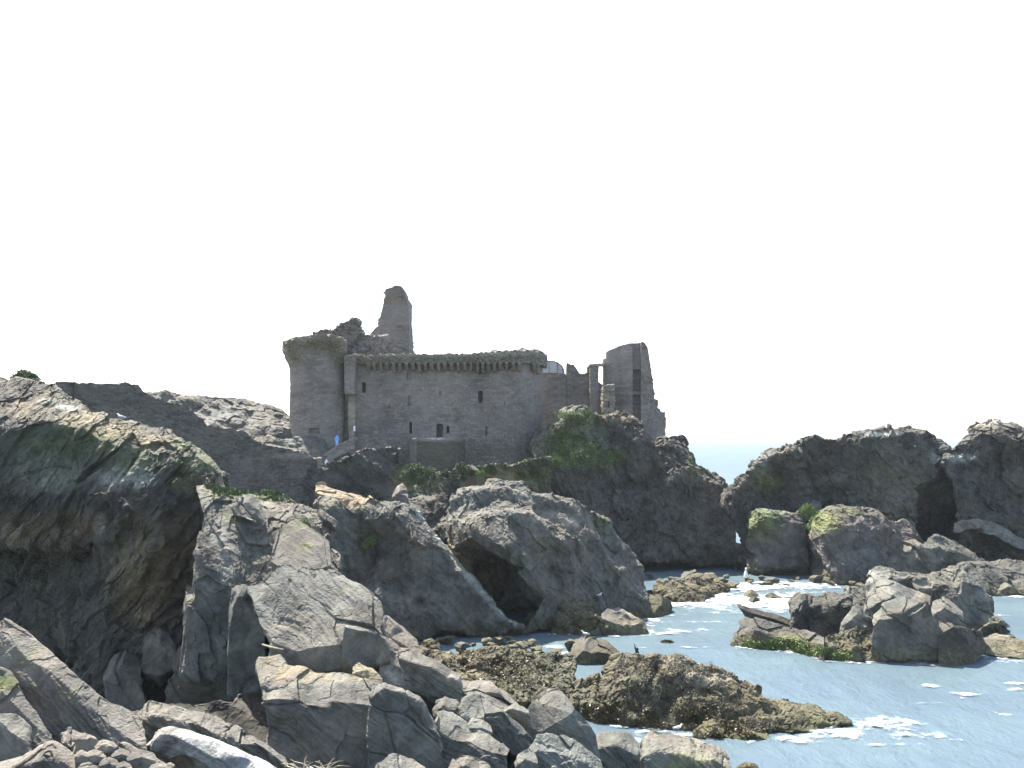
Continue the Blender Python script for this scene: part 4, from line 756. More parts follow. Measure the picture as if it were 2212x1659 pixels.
for lb, t_, r_, b_, dd in (
    ('brown rounded rock leaning in the shade at the foot of the left headland', [(310, 1400), (318, 1370), (345, 1355), (372, 1370), (380, 1400)], [(312, 1410), (345, 1385), (380, 1408)], [(305, 1450), (345, 1460), (380, 1440)], 48.5),
    ('long upright purple-grey rock in the shade under the left headland', [(372, 1440), (380, 1405), (400, 1392), (418, 1410), (420, 1440)], [(374, 1450), (398, 1412), (420, 1446)], [(355, 1500), (390, 1520), (425, 1500)], 47.5),
    ('flat dark rock at the foot of the left headland, nearest the long slanting slab', [(225, 1460), (240, 1420), (270, 1405), (300, 1425), (310, 1470)], [(228, 1470), (265, 1435), (308, 1480)], [(230, 1540), (270, 1550), (320, 1530)], 47)):
    rk(lb, t_, r_, b_, dd, .6, 4, sty='slab', mat=MAT['rock'], thick=3)
# loose stones along the shore, copies of four shapes
protos = []
for i in range(4):
    o = rk('small loose stone in the rubble along the foot of the castle crag', [(1440, 1240), (1445, 1231), (1456, 1228 + i), (1468, 1233), (1472, 1242)], [(1441, 1244), (1450, 1238), (1471, 1244)], [(1440, 1250), (1456, 1253), (1473, 1249)],
           113, .6, 2, sty='boulder', mat=MAT[('tidal_rock', 'slab_rock', 'rock', 'tidal_rock')[i]], name='loose_stone', cat='stone', k=1.2, seed=500 + i * 7, thick=1.2, group='loose stones along the foot of the castle crag')
    protos.append(o)
rr = random.Random(12)
def strew(n, area, lb, grp, z=0.0, sc=(.25, .85)):
    for i in range(n):
        q = protos[rr.randrange(4)]; x, y = area(); d = (H - z) * F / (y - HY); o = q.copy(); C.objects.link(o)
        s = rr.uniform(*sc); o.location = (ux0(x, d), d, z - .15); o.scale = (s, s * rr.uniform(.8, 1.2), s * rr.uniform(.4, .8)); o.rotation_euler = (rr.uniform(-.3, .3), rr.uniform(-.3, .3), rr.uniform(0, 6.28))
        o['label'] = lb; o['group'] = grp
ux0 = lambda q, d: (q - CX) / F * d
def a1(): t = rr.random(); return 1395 + 190 * t, rr.uniform(1248, 1258 + 45 * (1 - abs(t - .3)))
strew(34, a1, 'small loose stone in the rubble along the foot of the castle crag', 'loose stones along the foot of the castle crag')
def a2(): t = rr.random(); return 1610 + 260 * t, rr.uniform(1252, 1268)
strew(26, a2, 'small loose stone at the waterline below the two big rocks', 'loose stones at the waterline below the two big rocks', 0, (.2, .6))
def a3(): t = rr.random(); return 935 + 220 * t, rr.uniform(1388, 1400)
strew(12, a3, 'small loose stone at the edge of the dark cove below the cave', 'loose stones at the edge of the dark cove', 0, (.2, .55))
def a4(): t = rr.random(); return 900 + 340 * t, rr.uniform(1405, 1440)
strew(30, a4, 'brown stone scattered over the broken flat of the reef', 'stones scattered over the reef flat', .5, (.2, .6))
for i, o in enumerate(protos): o.location = (ux0(1425 + 33 * i, 108), 108 - i * 1.7, -.2); o.scale = (.5, .6, .4)
# land between the headland, the outer wall and the slab cliff
gx, gy = np.meshgrid(np.linspace(-95, -12, 120), np.linspace(50, 122, 100)); Vg = np.stack([gx.ravel(), gy.ravel(), np.zeros(gx.size)], 1)
ed_ = np.clip((-13 - (122 - Vg[:, 1]) * .06 - Vg[:, 0]) / 9, 0, 1) * np.clip((Vg[:, 1] - 50) / 8, 0, 1)
Vg[:, 2] = -2 + ed_ ** .6 * (8.6 + 1.1 * fbm(Vg / 9, 4, 71)) + .5 * fbm(Vg / 2.2, 4, 72, ridge=True) * ed_
Ag = np.arange(gx.size).reshape(gx.shape)
tag(mesh_obj('rocky_ground', Vg, np.stack([Ag[:-1, :-1], Ag[:-1, 1:], Ag[1:, 1:], Ag[1:, :-1]], 2).reshape(-1, 4), MAT['rock'], tint=np.zeros((len(Vg), 4))), kind='structure')
# rocky ground under the foreground blocks
mass('rocky_ground', None, None,
     [[(-200, 1540), (200, 1545), (500, 1500), (760, 1480), (900, 1505), (1100, 1560), (1250, 1620), (1400, 1650)],
      [(-200, 1640), (200, 1640), (500, 1600), (800, 1600), (1000, 1640), (1250, 1690), (1450, 1720)],
      [(-400, 2400), (200, 2400), (800, 2400), (1500, 2400), (1900, 2400)]],
     [.3, .1], [(-400, 15), (300, 16), (600, 22), (1000, 23), (1300, 26), (1900, 27.5)], 'cliff', 6, MAT['dark_rock'], kind='structure', k=.25, target=6)
# ================================================================== castle
def ux(q, d): return (q - CX) / F * d
def uz(q, d): return H - (q - HY) / F * d
def resample(path, res):
    p = np.array(path, float); seg = np.linalg.norm(np.diff(p, axis=0), axis=1); s = np.concatenate([[0], np.cumsum(seg)])
    n = max(2, int(s[-1] / res)); t = np.linspace(0, s[-1], n + 1)
    return t, np.stack([np.interp(t, s, p[:, 0]), np.interp(t, s, p[:, 1])], 1)
def wallgrid(name, path, zb, top, thick, mat, res=.16, wins=(), amp=.06, lump=.12, seed=3, flare=None, ragged=.25, parent=None, tint=None, closed=False):
    """masonry wall along a plan path (outer face to the right of travel = towards -normal); top(x) gives the ruined top height"""
    t, p = resample(path, res); n = len(p)
    tg = np.gradient(p, axis=0); tg /= np.linalg.norm(tg, axis=1)[:, None]; nr = np.stack([tg[:, 1], -tg[:, 0]], 1)
    zt = np.array([top(x) for x in p[:, 0]], float)
    rg = perlin(np.stack([p[:, 0] * 1.7, p[:, 1] * 1.7, np.zeros(n)], 1), seed + 50) + .6 * perlin(np.stack([p[:, 0] * 5, p[:, 1] * 5, np.zeros(n)], 1), seed + 51)
    zt = zt + ragged * rg
    m = max(3, int((zt.max() - zb) / res)); u = np.linspace(0, 1, m + 1)
    Z = zb + (zt[:, None] - zb) * u[None]
    X = np.repeat(p[:, 0][:, None], m + 1, 1); Y = np.repeat(p[:, 1][:, None], m + 1, 1)
    V = np.stack([X, Y, Z], 2).reshape(-1, 3)
    o = amp * fbm(V * np.array([2.2, 2.2, 3.2]), 3, seed) + lump * fbm(V / 3., 3, seed + 9)
    wv, wt, we = worley(V * np.array([2.1, 2.1, 3.6]), seed + 4); o = o + amp * 1.1 * wv
    if flare is not None: o = o + flare(V)
    for (x0, x1, z0, z1, dp) in wins:
        k = (V[:, 0] > x0) & (V[:, 0] < x1) & (V[:, 2] > z0) & (V[:, 2] < z1); o = np.where(k, -dp, o)
    N3 = np.repeat(np.concatenate([nr, np.zeros((n, 1))], 1)[:, None], m + 1, 1).reshape(-1, 3)
    Fr = V + N3 * o[:, None]
    Bk = V - N3 * (thick + .5 * lump * perlin(V / 2., seed + 70))[:, None]
    A = np.arange(n * (m + 1)).reshape(n, m + 1); B = A + n * (m + 1)
    q = [np.stack([A[:-1, :-1], A[1:, :-1], A[1:, 1:], A[:-1, 1:]], 2).reshape(-1, 4), np.stack([B[:-1, :-1], B[:-1, 1:], B[1:, 1:], B[1:, :-1]], 2).reshape(-1, 4)]
    # rubble top with its own rows
    rows = [A[:, -1]]; Vx = [Fr, Bk]; off = 2 * n * (m + 1); K = max(2, int(thick / .25))
    for k in range(1, K):
        f = k / K; r = Fr.reshape(n, m + 1, 3)[:, -1] * (1 - f) + Bk.reshape(n, m + 1, 3)[:, -1] * f
        r[:, 2] += ragged * .5 * fbm(r * 2.5, 2, seed + 5); Vx.append(r); rows.append(off + np.arange(n)); off += n
    rows.append(B[:, -1])
    for a, b in zip(rows[:-1], rows[1:]): q.append(np.stack([a[:-1], a[1:], b[1:], b[:-1]], 1))
    q.append(np.stack([A[0, :-1], A[0, 1:], B[0, 1:], B[0, :-1]], 1)); q.append(np.stack([A[-1, :-1], B[-1, :-1], B[-1, 1:], A[-1, 1:]], 1))
    ends = [np.array([[rows[i][e], rows[i + 1][e], rows[i + 1][e], rows[i][e]] for i in range(0)]).reshape(-1, 4).astype(int) for e in (0,)]
    q = np.concatenate(q); V = np.concatenate(Vx)
    tn = painted(V, tint)
    return mesh_obj(name, V, q.astype(int), mat, parent=parent, tint=tn)
def prism(name, poly, d, thick, mat, parent=None, tint=None, bulge=0, res=3.0, sty='ruin', k=1., dfn=None, seed=5):
    """upright masonry slab with a traced outline, own distance and thickness"""
    pts = [(x, y) for x, y in poly]
    v2 = [Vector(p) for p in pts]; ed = [(i, (i + 1) % len(pts)) for i in range(len(pts))]
    ov, oe, of, *_ = mgeo.delaunay_2d_cdt(v2, ed, [], 1, 1e-3)
    df = dfn or (lambda x, y: d)
    Vf = [P(v.x, v.y, df(v.x, v.y)) for v in ov]; n = len(Vf)
    Vb = [v + np.array([v[0] * thick / v[1] * .0, thick, 0]) for v in Vf]
    T = [list(f) for f in of] + [[i + n for i in reversed(f)] for f in of]
    cnt = {}
    for f in of:
        for a, b in zip(f, list(f[1:]) + [f[0]]):
            cnt[(a, b)] = 1
    for (a, b) in list(cnt):
        if (b, a) not in cnt: T += [[b, a, a + n], [b, a + n, b + n]]
    V = np.array(Vf + Vb); T = np.array(T)
    vol = (V[T[:, 0]] * np.cross(V[T[:, 1]], V[T[:, 2]])).sum()
    if vol < 0: T = T[:, ::-1]
    V, T = subdivide(V, T, res, back=3)
    V = displace(V, T, sty, seed, 0, k)
    return mesh_obj(name, V, T, mat, parent=parent, tint=painted(V, tint))
def interp_top(pts, d):
    xs = [ux(a, d) for a, b in pts]; zs = [uz(b, d) for a, b in pts]
    return lambda x: float(np.interp(x, xs, zs))
def boxm(name, x0, x1, y0, y1, z0, z1, mat, parent=None, tag_=None, bev=.0, tilt=None):
    bm = bmesh.new(); bmesh.ops.create_cube(bm, size=1)
    for v in bm.verts: v.co = Vector(((x0 + x1) / 2 + v.co.x * (x1 - x0), (y0 + y1) / 2 + v.co.y * (y1 - y0), (z0 + z1) / 2 + v.co.z * (z1 - z0)))
    if bev: bmesh.ops.bevel(bm, geom=bm.edges[:], offset=bev, segments=2, affect='EDGES')
    bmesh.ops.triangulate(bm, faces=bm.faces[:]); bm.verts.index_update()
    V = np.array([v.co[:] for v in bm.verts]); T = np.array([[v.index for v in f.verts] for f in bm.faces]); bm.free()
    if tilt: V = tilt(V)
    return mesh_obj(name, V, T, mat, parent=parent)
def tube(name, pts, r, mat, parent=None, seg=6, link=True):
    V = []; T = []
    pts = [np.array(p, float) for p in pts]; rs = r if isinstance(r, (list, tuple)) else [r] * len(pts)
    for i, p in enumerate(pts):
        t = pts[min(i + 1, len(pts) - 1)] - pts[max(i - 1, 0)]; t /= np.linalg.norm(t) + 1e-9
        a = np.cross(t, [0, 0, 1]) if abs(t[2]) < .9 else np.cross(t, [1, 0, 0]); a /= np.linalg.norm(a); b = np.cross(t, a)
        for k in range(seg): V.append(p + rs[i] * (math.cos(k * 2 * math.pi / seg) * a + math.sin(k * 2 * math.pi / seg) * b))
    for i in range(len(pts) - 1):
        for k in range(seg):
            a = i * seg + k; b = i * seg + (k + 1) % seg; T += [[a, b, b + seg], [a, b + seg, a + seg]]
    T += [[0, k + 1, k] for k in range(1, seg - 1)]; e = (len(pts) - 1) * seg; T += [[e, e + k, e + k + 1] for k in range(1, seg - 1)]
    return mesh_obj(name, np.array(V), np.array(T), mat, parent=parent) if link else (np.array(V), np.array(T))

D = 130.0
# --- curtain wall
cw = tag(empty('curtain_wall', (ux(960, D), D + 1, 12)), 'long high castle wall with slit windows and a crumbling bracketed parapet', 'castle wall', kind='thing')
xs0, xs1 = ux(738, D), ux(1172, D)
path = [(xs0, D + 1.2), (ux(765, D), D + .2), (ux(900, D), D), (ux(1030, D), D + .3), (ux(1044, D), D + .1), (ux(1060, D), D - .8), (ux(1085, D), D - 1.5), (ux(1110, D), D - 1.5), (ux(1135, D), D - .7), (ux(1153, D), D + .8), (ux(1166, D + 3), D + 3.0), (ux(1171, D + 6), D + 6.5), (ux(1172, D + 9), D + 9)]
def slit(qx, y0, y1, w, dp=1.9): return (ux(qx - w / 2, D), ux(qx + w / 2, D), uz(y1, D), uz(y0, D), dp)
wins = [slit(786, 826, 847, 8), slit(883, 806, 823, 7, .25), slit(1037, 794, 808, 4), slit(1037, 845, 869, 9), slit(884, 856, 878, 7, .25), slit(887, 912, 937, 4), slit(950, 917, 948, 13), slit(967, 921, 935, 2.6), slit(1051, 921, 943, 4), slit(841, 875, 882, 2.6, .4), slit(950, 845, 852, 3, .3), slit(1090, 870, 876, 3, .3)]
ztop_par = interp_top([(738, 768), (760, 765), (800, 768), (860, 766), (905, 765.5), (960, 766), (1030, 764), (1060, 762), (1100, 760), (1172, 758), (1200, 758)], D)
wallgrid('wall', path, 8.0, lambda x: uz(773, D), 2.2, MAT['masonry'], res=.125, wins=wins, parent=cw, seed=7, ragged=.1, tint={'m': [(1100, 985, 100, 30, .35), (900, 985, 80, 20, .3)], 'w': []})
ppath = [(ux(764, D), D - .7), (ux(900, D), D - .9), (ux(1035, D), D - .8), (ux(1060, D), D - 1.7), (ux(1085, D), D - 2.4), (ux(1112, D), D - 2.4), (ux(1140, D), D - 1.5), (ux(1162, D), D + .3), (ux(1174, D + 3), D + 3.0), (ux(1180, D + 6), D + 6.5), (ux(1181, D + 9), D + 9)]
wallgrid('parapet', ppath, uz(786, D), ztop_par, 1.5, MAT['masonry'], res=.14, parent=cw, seed=17, ragged=.3, amp=.14, lump=.2, tint={'m': [(960, 775, 240, 14, .75)], 'p': [(960, 766, 240, 5, .5)]})
rnd = random.Random(4)
t_, pp = resample([(ux(768, D), D - .2)] + [(a, b + .1) for a, b in ppath[1:8]], .92)
for i, (x, y) in enumerate(pp):                      # stone brackets of the parapet, worn and uneven
    if rnd.random() < .08: continue
    w = .36 + rnd.random() * .10; h = .95 + rnd.random() * .45; j = rnd.random() * .1
    z1 = uz(786, D) + .1
    bm = bmesh.new()
    prof = [(-.55, z1), (-.55, z1 - .3), (-.3, z1 - .6), (0.15, z1 - h), (.7, z1 - h - .15), (.7, z1)]
    fr = [bm.verts.new((x - w / 2 + j, y + a, b)) for a, b in prof]; bk = [bm.verts.new((x + w / 2 + j, y + a, b)) for a, b in prof]
    bm.faces.new(fr); bm.faces.new(bk[::-1])
    for k in range(6): bm.faces.new([fr[k], bk[k], bk[(k + 1) % 6], fr[(k + 1) % 6]])
    bmesh.ops.recalc_face_normals(bm, faces=bm.faces[:]); bmesh.ops.triangulate(bm, faces=bm.faces[:]); bm.verts.index_update()
    V = np.array([v.co[:] for v in bm.verts]); T = np.array([[v.index for v in f.verts] for f in bm.faces]); bm.free()
    V, T = subdivide(V, T, 3.5, maxn=3000); V = V + vnormals(V, T) * (.09 * fbm(V * 3, 3, i))[:, None]
    mesh_obj('bracket', V, T, MAT['masonry'], parent=cw, tint=np.tile([.5, 0, .1, 0], (len(V), 1)))
# --- projecting box (latrine) at the junction with the tower
bx = wallgrid('projecting_box', [(ux(741, 127.5), 131), (ux(741, 127.5), 128.2), (ux(765, 127.5), 128.0), (ux(765, 127.5), 131)], uz(851, 128), lambda x: uz(767, 128) , 1.0, MAT['masonry'], res=.15, parent=cw, seed=23, ragged=.15, tint={'m': [(752, 770, 14, 12, .6)]})
wallgrid('pilaster', [(ux(751, 129), 131.5), (ux(751, 129), 129.5), (ux(766, 129), 129.4), (ux(766, 129), 131)], 13, lambda x: uz(850, 128), .8, MAT['pale_masonry'], res=.2, parent=cw, seed=29, ragged=.1)

# --- round corner tower
tc = (ux(686, 131), 131.0); tr = 3.94
tw = tag(empty('round_tower', (tc[0], tc[1], 15)), 'round corner tower at the left end of the castle wall, weedy overhanging crown', 'tower', kind='thing')
def arc(c, r, a0, a1, n=40): return [(c[0] + r * math.cos(a), c[1] + r * math.sin(a)) for a in np.linspace(a0, a1, n)]
def tfl(V):
    z = V[:, 2]; q = screen(V)[:, 0]
    f = np.clip((z - 27.6) / 2.4, 0, 1); left = np.clip((650 - q) / 25, .25, 1)
    return f * .95 * left + .25 * f * perlin(V * 1.1, 3)
topt = interp_top([(600, 752), (613, 746), (622, 739), (640, 736), (660, 732), (700, 727), (727, 727), (736, 730), (745, 738), (755, 742)], 130)
wallgrid('wall', arc(tc, tr, math.radians(155), math.radians(385), 60), 10, topt, 1.6, MAT['masonry'], res=.16, parent=tw, seed=31, ragged=.35, flare=tfl, amp=.07,
         wins=[(ux(669, 127.5), ux(691, 127.5), uz(937, 127.5), uz(926, 127.5), .5)],
         tint={'m': [(680, 745, 75, 20, .8), (640, 760, 35, 35, .7), (730, 760, 20, 40, .6)], 'p': [(690, 733, 60, 6, .5)], 'o': []})
# weedy crown inside the tower and rubble behind it
prism('rubble_crown', [(618, 742), (628, 733), (645, 730), (665, 728), (677, 722), (690, 717), (702, 714), (719, 714), (726, 707), (732, 702), (744, 696), (752, 692), (760, 688), (768, 688), (773, 694), (771, 700), (775, 706), (780, 716), (785, 724), (796, 725), (835, 725), (835, 775), (740, 775), (700, 750), (640, 748)], 134, 2.5, MAT['masonry'], parent=tw, k=1.6, seed=41,
      tint={'m': [(650, 735, 60, 10, .9), (700, 720, 40, 12, .8), (740, 712, 25, 10, .4)], 'p': [(740, 705, 15, 8, .5)]})
# --- ruined keep behind
kp = prism('ruined_keep', [(775, 726), (796, 725), (803, 717), (810, 708), (817, 704), (815, 698), (818, 694), (815, 691), (821, 686), (825, 670), (828, 657), (829, 647), (832, 640), (832, 635), (827, 631), (832, 629), (834, 624), (848, 620), (850, 617), (860, 616), (867, 618), (872, 626), (875, 634), (875, 640), (880, 645), (883, 651), (882, 660), (882, 699), (883.6, 701), (884, 715), (885, 732), (887.5, 734), (885, 737), (886, 741), (888, 743), (885, 745), (885, 750), (888, 753), (885, 756), (886, 764), (886, 790), (775, 790)],
           139, 5, MAT['keep_masonry'], k=.3, seed=43, dfn=lambda x, y: 139 - 2.0 * math.sqrt(max(0, 1 - ((x - 858) / 30) ** 2)))
tag(kp, 'tall ruined keep tower with a jagged left side, highest part of the castle', 'tower', kind='thing')
o = wallgrid('ruined_wall', [(ux(765, 134), 134), (ux(900, 135), 135)], 22, interp_top([(765, 750), (800, 745), (820, 747), (845, 752), (870, 757), (905, 765)], 134), 1.5, MAT['masonry'], res=.2, seed=47, ragged=.5, tint={'m': [(830, 752, 50, 12, .5)], 'p': [(800, 747, 20, 4, .6)]})
tag(o, 'broken low wall top below the ruined keep, behind the parapet', 'wall', kind='thing')
# --- low round bastion
bc = (ux(944, 128.8), 128.8); br_ = 3.95
bs = tag(empty('round_bastion', (bc[0], bc[1], 12)), 'low round bastion at the foot of the castle wall, its broken rim coloured as if sunlit', 'bastion', kind='thing')
wallgrid('wall', arc(bc, br_, math.radians(175), math.radians(365), 50), 10, interp_top([(880, 956), (884, 951), (897, 947), (930, 949), (960, 949), (992, 944), (1010, 950)], 127), 1.5, MAT['wall_masonry'], res=.16, parent=bs, seed=53, ragged=.22, tint={'p': [(940, 948, 60, 5, .8), (886, 985, 8, 40, .6), (897, 985, 3, 40, .6)], 'm': [(945, 985, 60, 35, .75)]})  # pale tint paints sunlight onto the rim and left edge
fl = []; 
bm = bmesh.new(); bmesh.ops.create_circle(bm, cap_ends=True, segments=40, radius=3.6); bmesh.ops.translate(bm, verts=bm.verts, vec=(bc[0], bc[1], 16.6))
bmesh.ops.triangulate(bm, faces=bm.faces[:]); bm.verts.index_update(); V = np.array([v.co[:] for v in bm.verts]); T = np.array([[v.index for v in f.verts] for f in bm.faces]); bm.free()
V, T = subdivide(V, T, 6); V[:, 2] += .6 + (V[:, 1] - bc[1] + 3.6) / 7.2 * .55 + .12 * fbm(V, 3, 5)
mesh_obj('floor', V, T, MAT['pale_stone_and_sunlight'], parent=bs, tint=np.zeros((len(V), 4)))  # bright colour stands in for sunlight; the castle shades this floor

# --- lower walls to the right
o = wallgrid('inner_wall', [(ux(1160, 141), 141), (ux(1222, 141), 141.0), (ux(1226, 144), 145)], 14, interp_top([(1160, 805), (1220, 806), (1226, 812)], 141), 1.2, MAT['keep_masonry'], res=.2, seed=59, ragged=.05)
tag(o, 'plain inner castle wall under the small arched gable', 'wall', kind='thing')
o = prism('ruined_wall', [(1224, 800), (1225.5, 784), (1231, 787), (1238, 788), (1243, 793), (1247, 799), (1251, 806), (1258, 808), (1270, 805), (1269, 794), (1274, 789), (1274, 910), (1224, 910)], 142.5, 1.5, MAT['keep_masonry'], k=.5, seed=61)
tag(o, 'jagged-topped wall between the arched gable and the doorway frame', 'wall', kind='thing')
dw = tag(empty('doorway_frame', (ux(1288, 140), 140, 20)), 'narrow standing doorway frame with sky showing through, beside the right ruin', 'doorway', kind='thing')
prism('pier', [(1275, 789), (1293, 790), (1293, 905), (1275, 900)], 140, 1.2, MAT['keep_masonry'], parent=dw, k=.35, seed=62)
prism('lintel', [(1273, 787), (1289, 785), (1306, 784), (1306, 790), (1274, 791)], 139.8, 1.5, MAT['pale_masonry'], parent=dw, k=.3, seed=63)
prism('sill_wall', [(1293, 826), (1304, 832), (1306, 900), (1293, 900)], 141, 1.2, MAT['keep_masonry'], parent=dw, k=.35, seed=64)
# arched gable with rails
ag = tag(empty('arched_gable', (ux(1190, 143), 143, uz(806, 143))), 'pale half-round gable panel above the inner wall', 'gable', kind='thing')
V = []; n = 24; cx, cz, rx, rz = ux(1188, 143), uz(806.5, 143), 31 / F * 143, 26.5 / F * 143
for yy in (142.6, 142.9):
    for k in range(n + 1):
        a = math.pi * k / n; V.append((cx + rx * math.cos(a), yy, cz + rz * math.sin(a)))
T = [[0, k, k + 1] for k in range(1, n)] + [[n + 1, n + 2 + k, n + 1 + k] for k in range(1, n)]
for k in range(n): T += [[k, n + 1 + k, n + 2 + k], [k, n + 2 + k, k + 1]]
T += [[n, 2 * n + 1, n + 1], [n, n + 1, 0]]
mesh_obj('panel', np.array(V), np.array(T), MAT['canvas'], parent=ag)
tube('rim', [(cx + rx * math.cos(math.pi * k / n), 142.55, cz + rz * math.sin(math.pi * k / n)) for k in range(n + 1)], .07, MAT['metal'], parent=ag)
for q in (1186, 1204):
    x = ux(q, 142.5); h = rz * math.sqrt(max(0, 1 - ((x - cx) / rx) ** 2)); tube('mullion', [(x, 142.5, cz), (x, 142.5, cz + h)], .04, MAT['metal'], parent=ag)
rl = tag(empty('safety_rail', (ux(1215, 142), 142, uz(806, 142))), 'thin metal safety rail standing right of the arched gable', 'railing', kind='thing')
for q, y0, y1 in ((1204, 775, 800), (1215, 776, 808), (1225, 778, 812)): tube('post', [(ux(q, 142), 142, uz(y1, 142)), (ux(q, 142), 142, uz(y0, 142))], .045, MAT['metal'], parent=rl)
for y in (780, 789, 798): tube('bar', [(ux(1204, 142), 142, uz(y, 142)), (ux(1225.5, 142), 142, uz(y + 1, 142))], .02, MAT['metal'], parent=rl)

# --- ruined tower at the right
rt = tag(empty('ruined_tower', (ux(1370, 138), 138, 18)), 'ruined tower with a tall open recess and broken edge, right end of the castle', 'tower', kind='thing')
dl = lambda x, y: 141 - (x - 1303) / 63 * 4.0
prism('left_wall', [(1310, 761), (1315, 757), (1329, 751), (1345, 745), (1362, 741), (1366.5, 741), (1366.5, 985), (1303, 985), (1303.5, 775), (1310, 774)], 139, 1.6, MAT['keep_masonry'], parent=rt, dfn=dl, k=.3, seed=71)
prism('recess_wall', [(1362, 742), (1375, 741), (1390, 741), (1392, 985), (1362, 985)], 138.3, 1.4, MAT['masonry'], parent=rt, k=.3, seed=72)
prism('recess_band', [(1364, 845), (1389, 845), (1389, 852), (1364, 852)], 137.4, 1.0, MAT['keep_masonry'], parent=rt, k=.2, seed=73)
prism('recess_upper', [(1364, 742), (1388, 740), (1388, 797), (1364, 797)], 137.5, 1.0, MAT['keep_masonry'], parent=rt, k=.2, seed=75)
prism('right_wall', [(1385, 739), (1388, 738), (1393, 740), (1397, 747), (1401, 757), (1402, 768), (1403, 776), (1405, 786), (1406, 796), (1408, 798), (1407, 806), (1409, 812), (1410, 818), (1412, 819), (1410, 825), (1412, 828), (1411, 834), (1413, 843), (1415, 851), (1413, 856), (1413.5, 862), (1422, 863.5), (1422, 872), (1421, 881), (1426, 884), (1428, 890), (1437, 891), (1437, 900), (1439, 905), (1438, 912), (1439, 920), (1437, 930), (1442, 985), (1385, 985)], 137, 3.0, MAT['masonry'], parent=rt, k=.28, seed=74, dfn=lambda x, y: 136.6 + max(0, x - 1395) * .07)
lp = prism('lower_pier', [(1303, 840), (1305, 834), (1315, 831), (1327, 833), (1327, 893), (1315, 889), (1303, 890)], 135, 2.5, MAT['pale_masonry'], parent=rt, k=.8, seed=76)
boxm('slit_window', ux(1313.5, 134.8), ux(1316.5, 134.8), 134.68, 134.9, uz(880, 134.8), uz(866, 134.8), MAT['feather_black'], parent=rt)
boxm('lightning_rod', ux(1387, 138) - .05, ux(1387, 138) + .05, 138, 138.1, uz(741, 138), uz(735.5, 138), MAT['metal'], parent=rt)

# --- outer wall at the left
ow_path = [(ux(108, 92), 93.5), (ux(120, 92), 92), (ux(306, 98), 98), (ux(430, 103), 103), (ux(560, 109), 109), (ux(640, 113), 113), (ux(690, 115), 115), (ux(690, 117.5), 117.5)]
qx_ = [108, 120, 240, 262, 268, 282, 306, 310, 330, 370, 409, 416, 437, 447, 500, 529, 547, 571, 600, 629, 687, 700]
qy_ = [826, 825.7, 829, 828, 826, 829, 832, 845, 858, 869, 879, 893, 905, 918.5, 927, 932, 948, 960, 966, 970, 991, 993]
def owtop(x):
    # distance along the wall varies with x; invert through a table
    return float(np.interp(x, OWX, OWZ))
_, pr = resample(ow_path, .5)
OWX, OWZ = [], []
for x, y in pr:
    q = CX + F * x / y
    OWX.append(x); OWZ.append(uz(np.interp(q, qx_, qy_), y))
i_ = np.argsort(OWX); OWX = np.array(OWX)[i_]; OWZ = np.array(OWZ)[i_]
o = wallgrid('outer_wall', ow_path, 6, owtop, 1.8, MAT['wall_masonry'], res=.13, seed=83, ragged=.22, amp=.09, lump=.15, tint={'p': [(650, 985, 60, 6, .6)], 'm': [(268, 827, 12, 5, .9)]})
tag(o, 'long dark ruined outer wall stepping down from the left headland to the footbridge', 'wall', kind='thing')

# --- footbridge ramp
fb = tag(empty('footbridge', (ux(730, 124), 124, 14)), 'sloping stone footbridge climbing right to the castle entrance', 'footbridge', kind='thing')
prism('parapet', [(703, 1000), (704, 992), (707, 982), (728, 965), (745, 956), (765, 947), (766, 968), (743, 981), (725, 989), (713, 996)], 122.5, .45, MAT['masonry'], parent=fb, k=.5, seed=91, tint={'p': [(712, 993, 14, 6, .5), (745, 975, 20, 5, .4)]})
prism('deck', [(690, 984), (707, 978), (728, 962), (765, 944), (766, 950), (728, 968), (707, 984), (690, 990)], 123.0, 2.6, MAT['pale_masonry'], parent=fb, k=.3, seed=92)
# notice board by the entrance
nb = tag(empty('notice_board', (ux(765.5, 125), 125, uz(938, 125))), 'small white notice board on a post at the top of the footbridge', 'sign', kind='thing')
boxm('board', ux(763.7, 125), ux(767.6, 125), 124.95, 125.0, uz(931.5, 125), uz(920, 125), MAT['white_paint'], parent=nb, bev=.01)
tube('post', [(ux(765.6, 125), 125.05, uz(945, 125)), (ux(765.6, 125), 125.05, uz(921, 125))], .04, MAT['metal'], parent=nb)
rk('bright white stone at the lower end of the footbridge parapet', [(701, 999), (703, 994), (706, 992), (709, 996), (710, 1000)], [(702, 1001), (705, 997), (709, 1001)], [(702, 1004), (705, 1005), (709, 1004)], 121.5, .6, 3, mat=MAT['pale_stone_and_sunlight'], thick=.5, name='stone', cat='stone', k=.4)
rk('flat white stone on the outer wall end beside the footbridge', [(685, 989), (688, 987), (693, 987), (695, 989)], [(685, 990), (690, 989), (695, 990)], [(685, 991.5), (690, 992), (695, 991.5)], 114, .6, 3, mat=MAT['pale_masonry'], thick=.4, name='stone', cat='stone', k=.4)
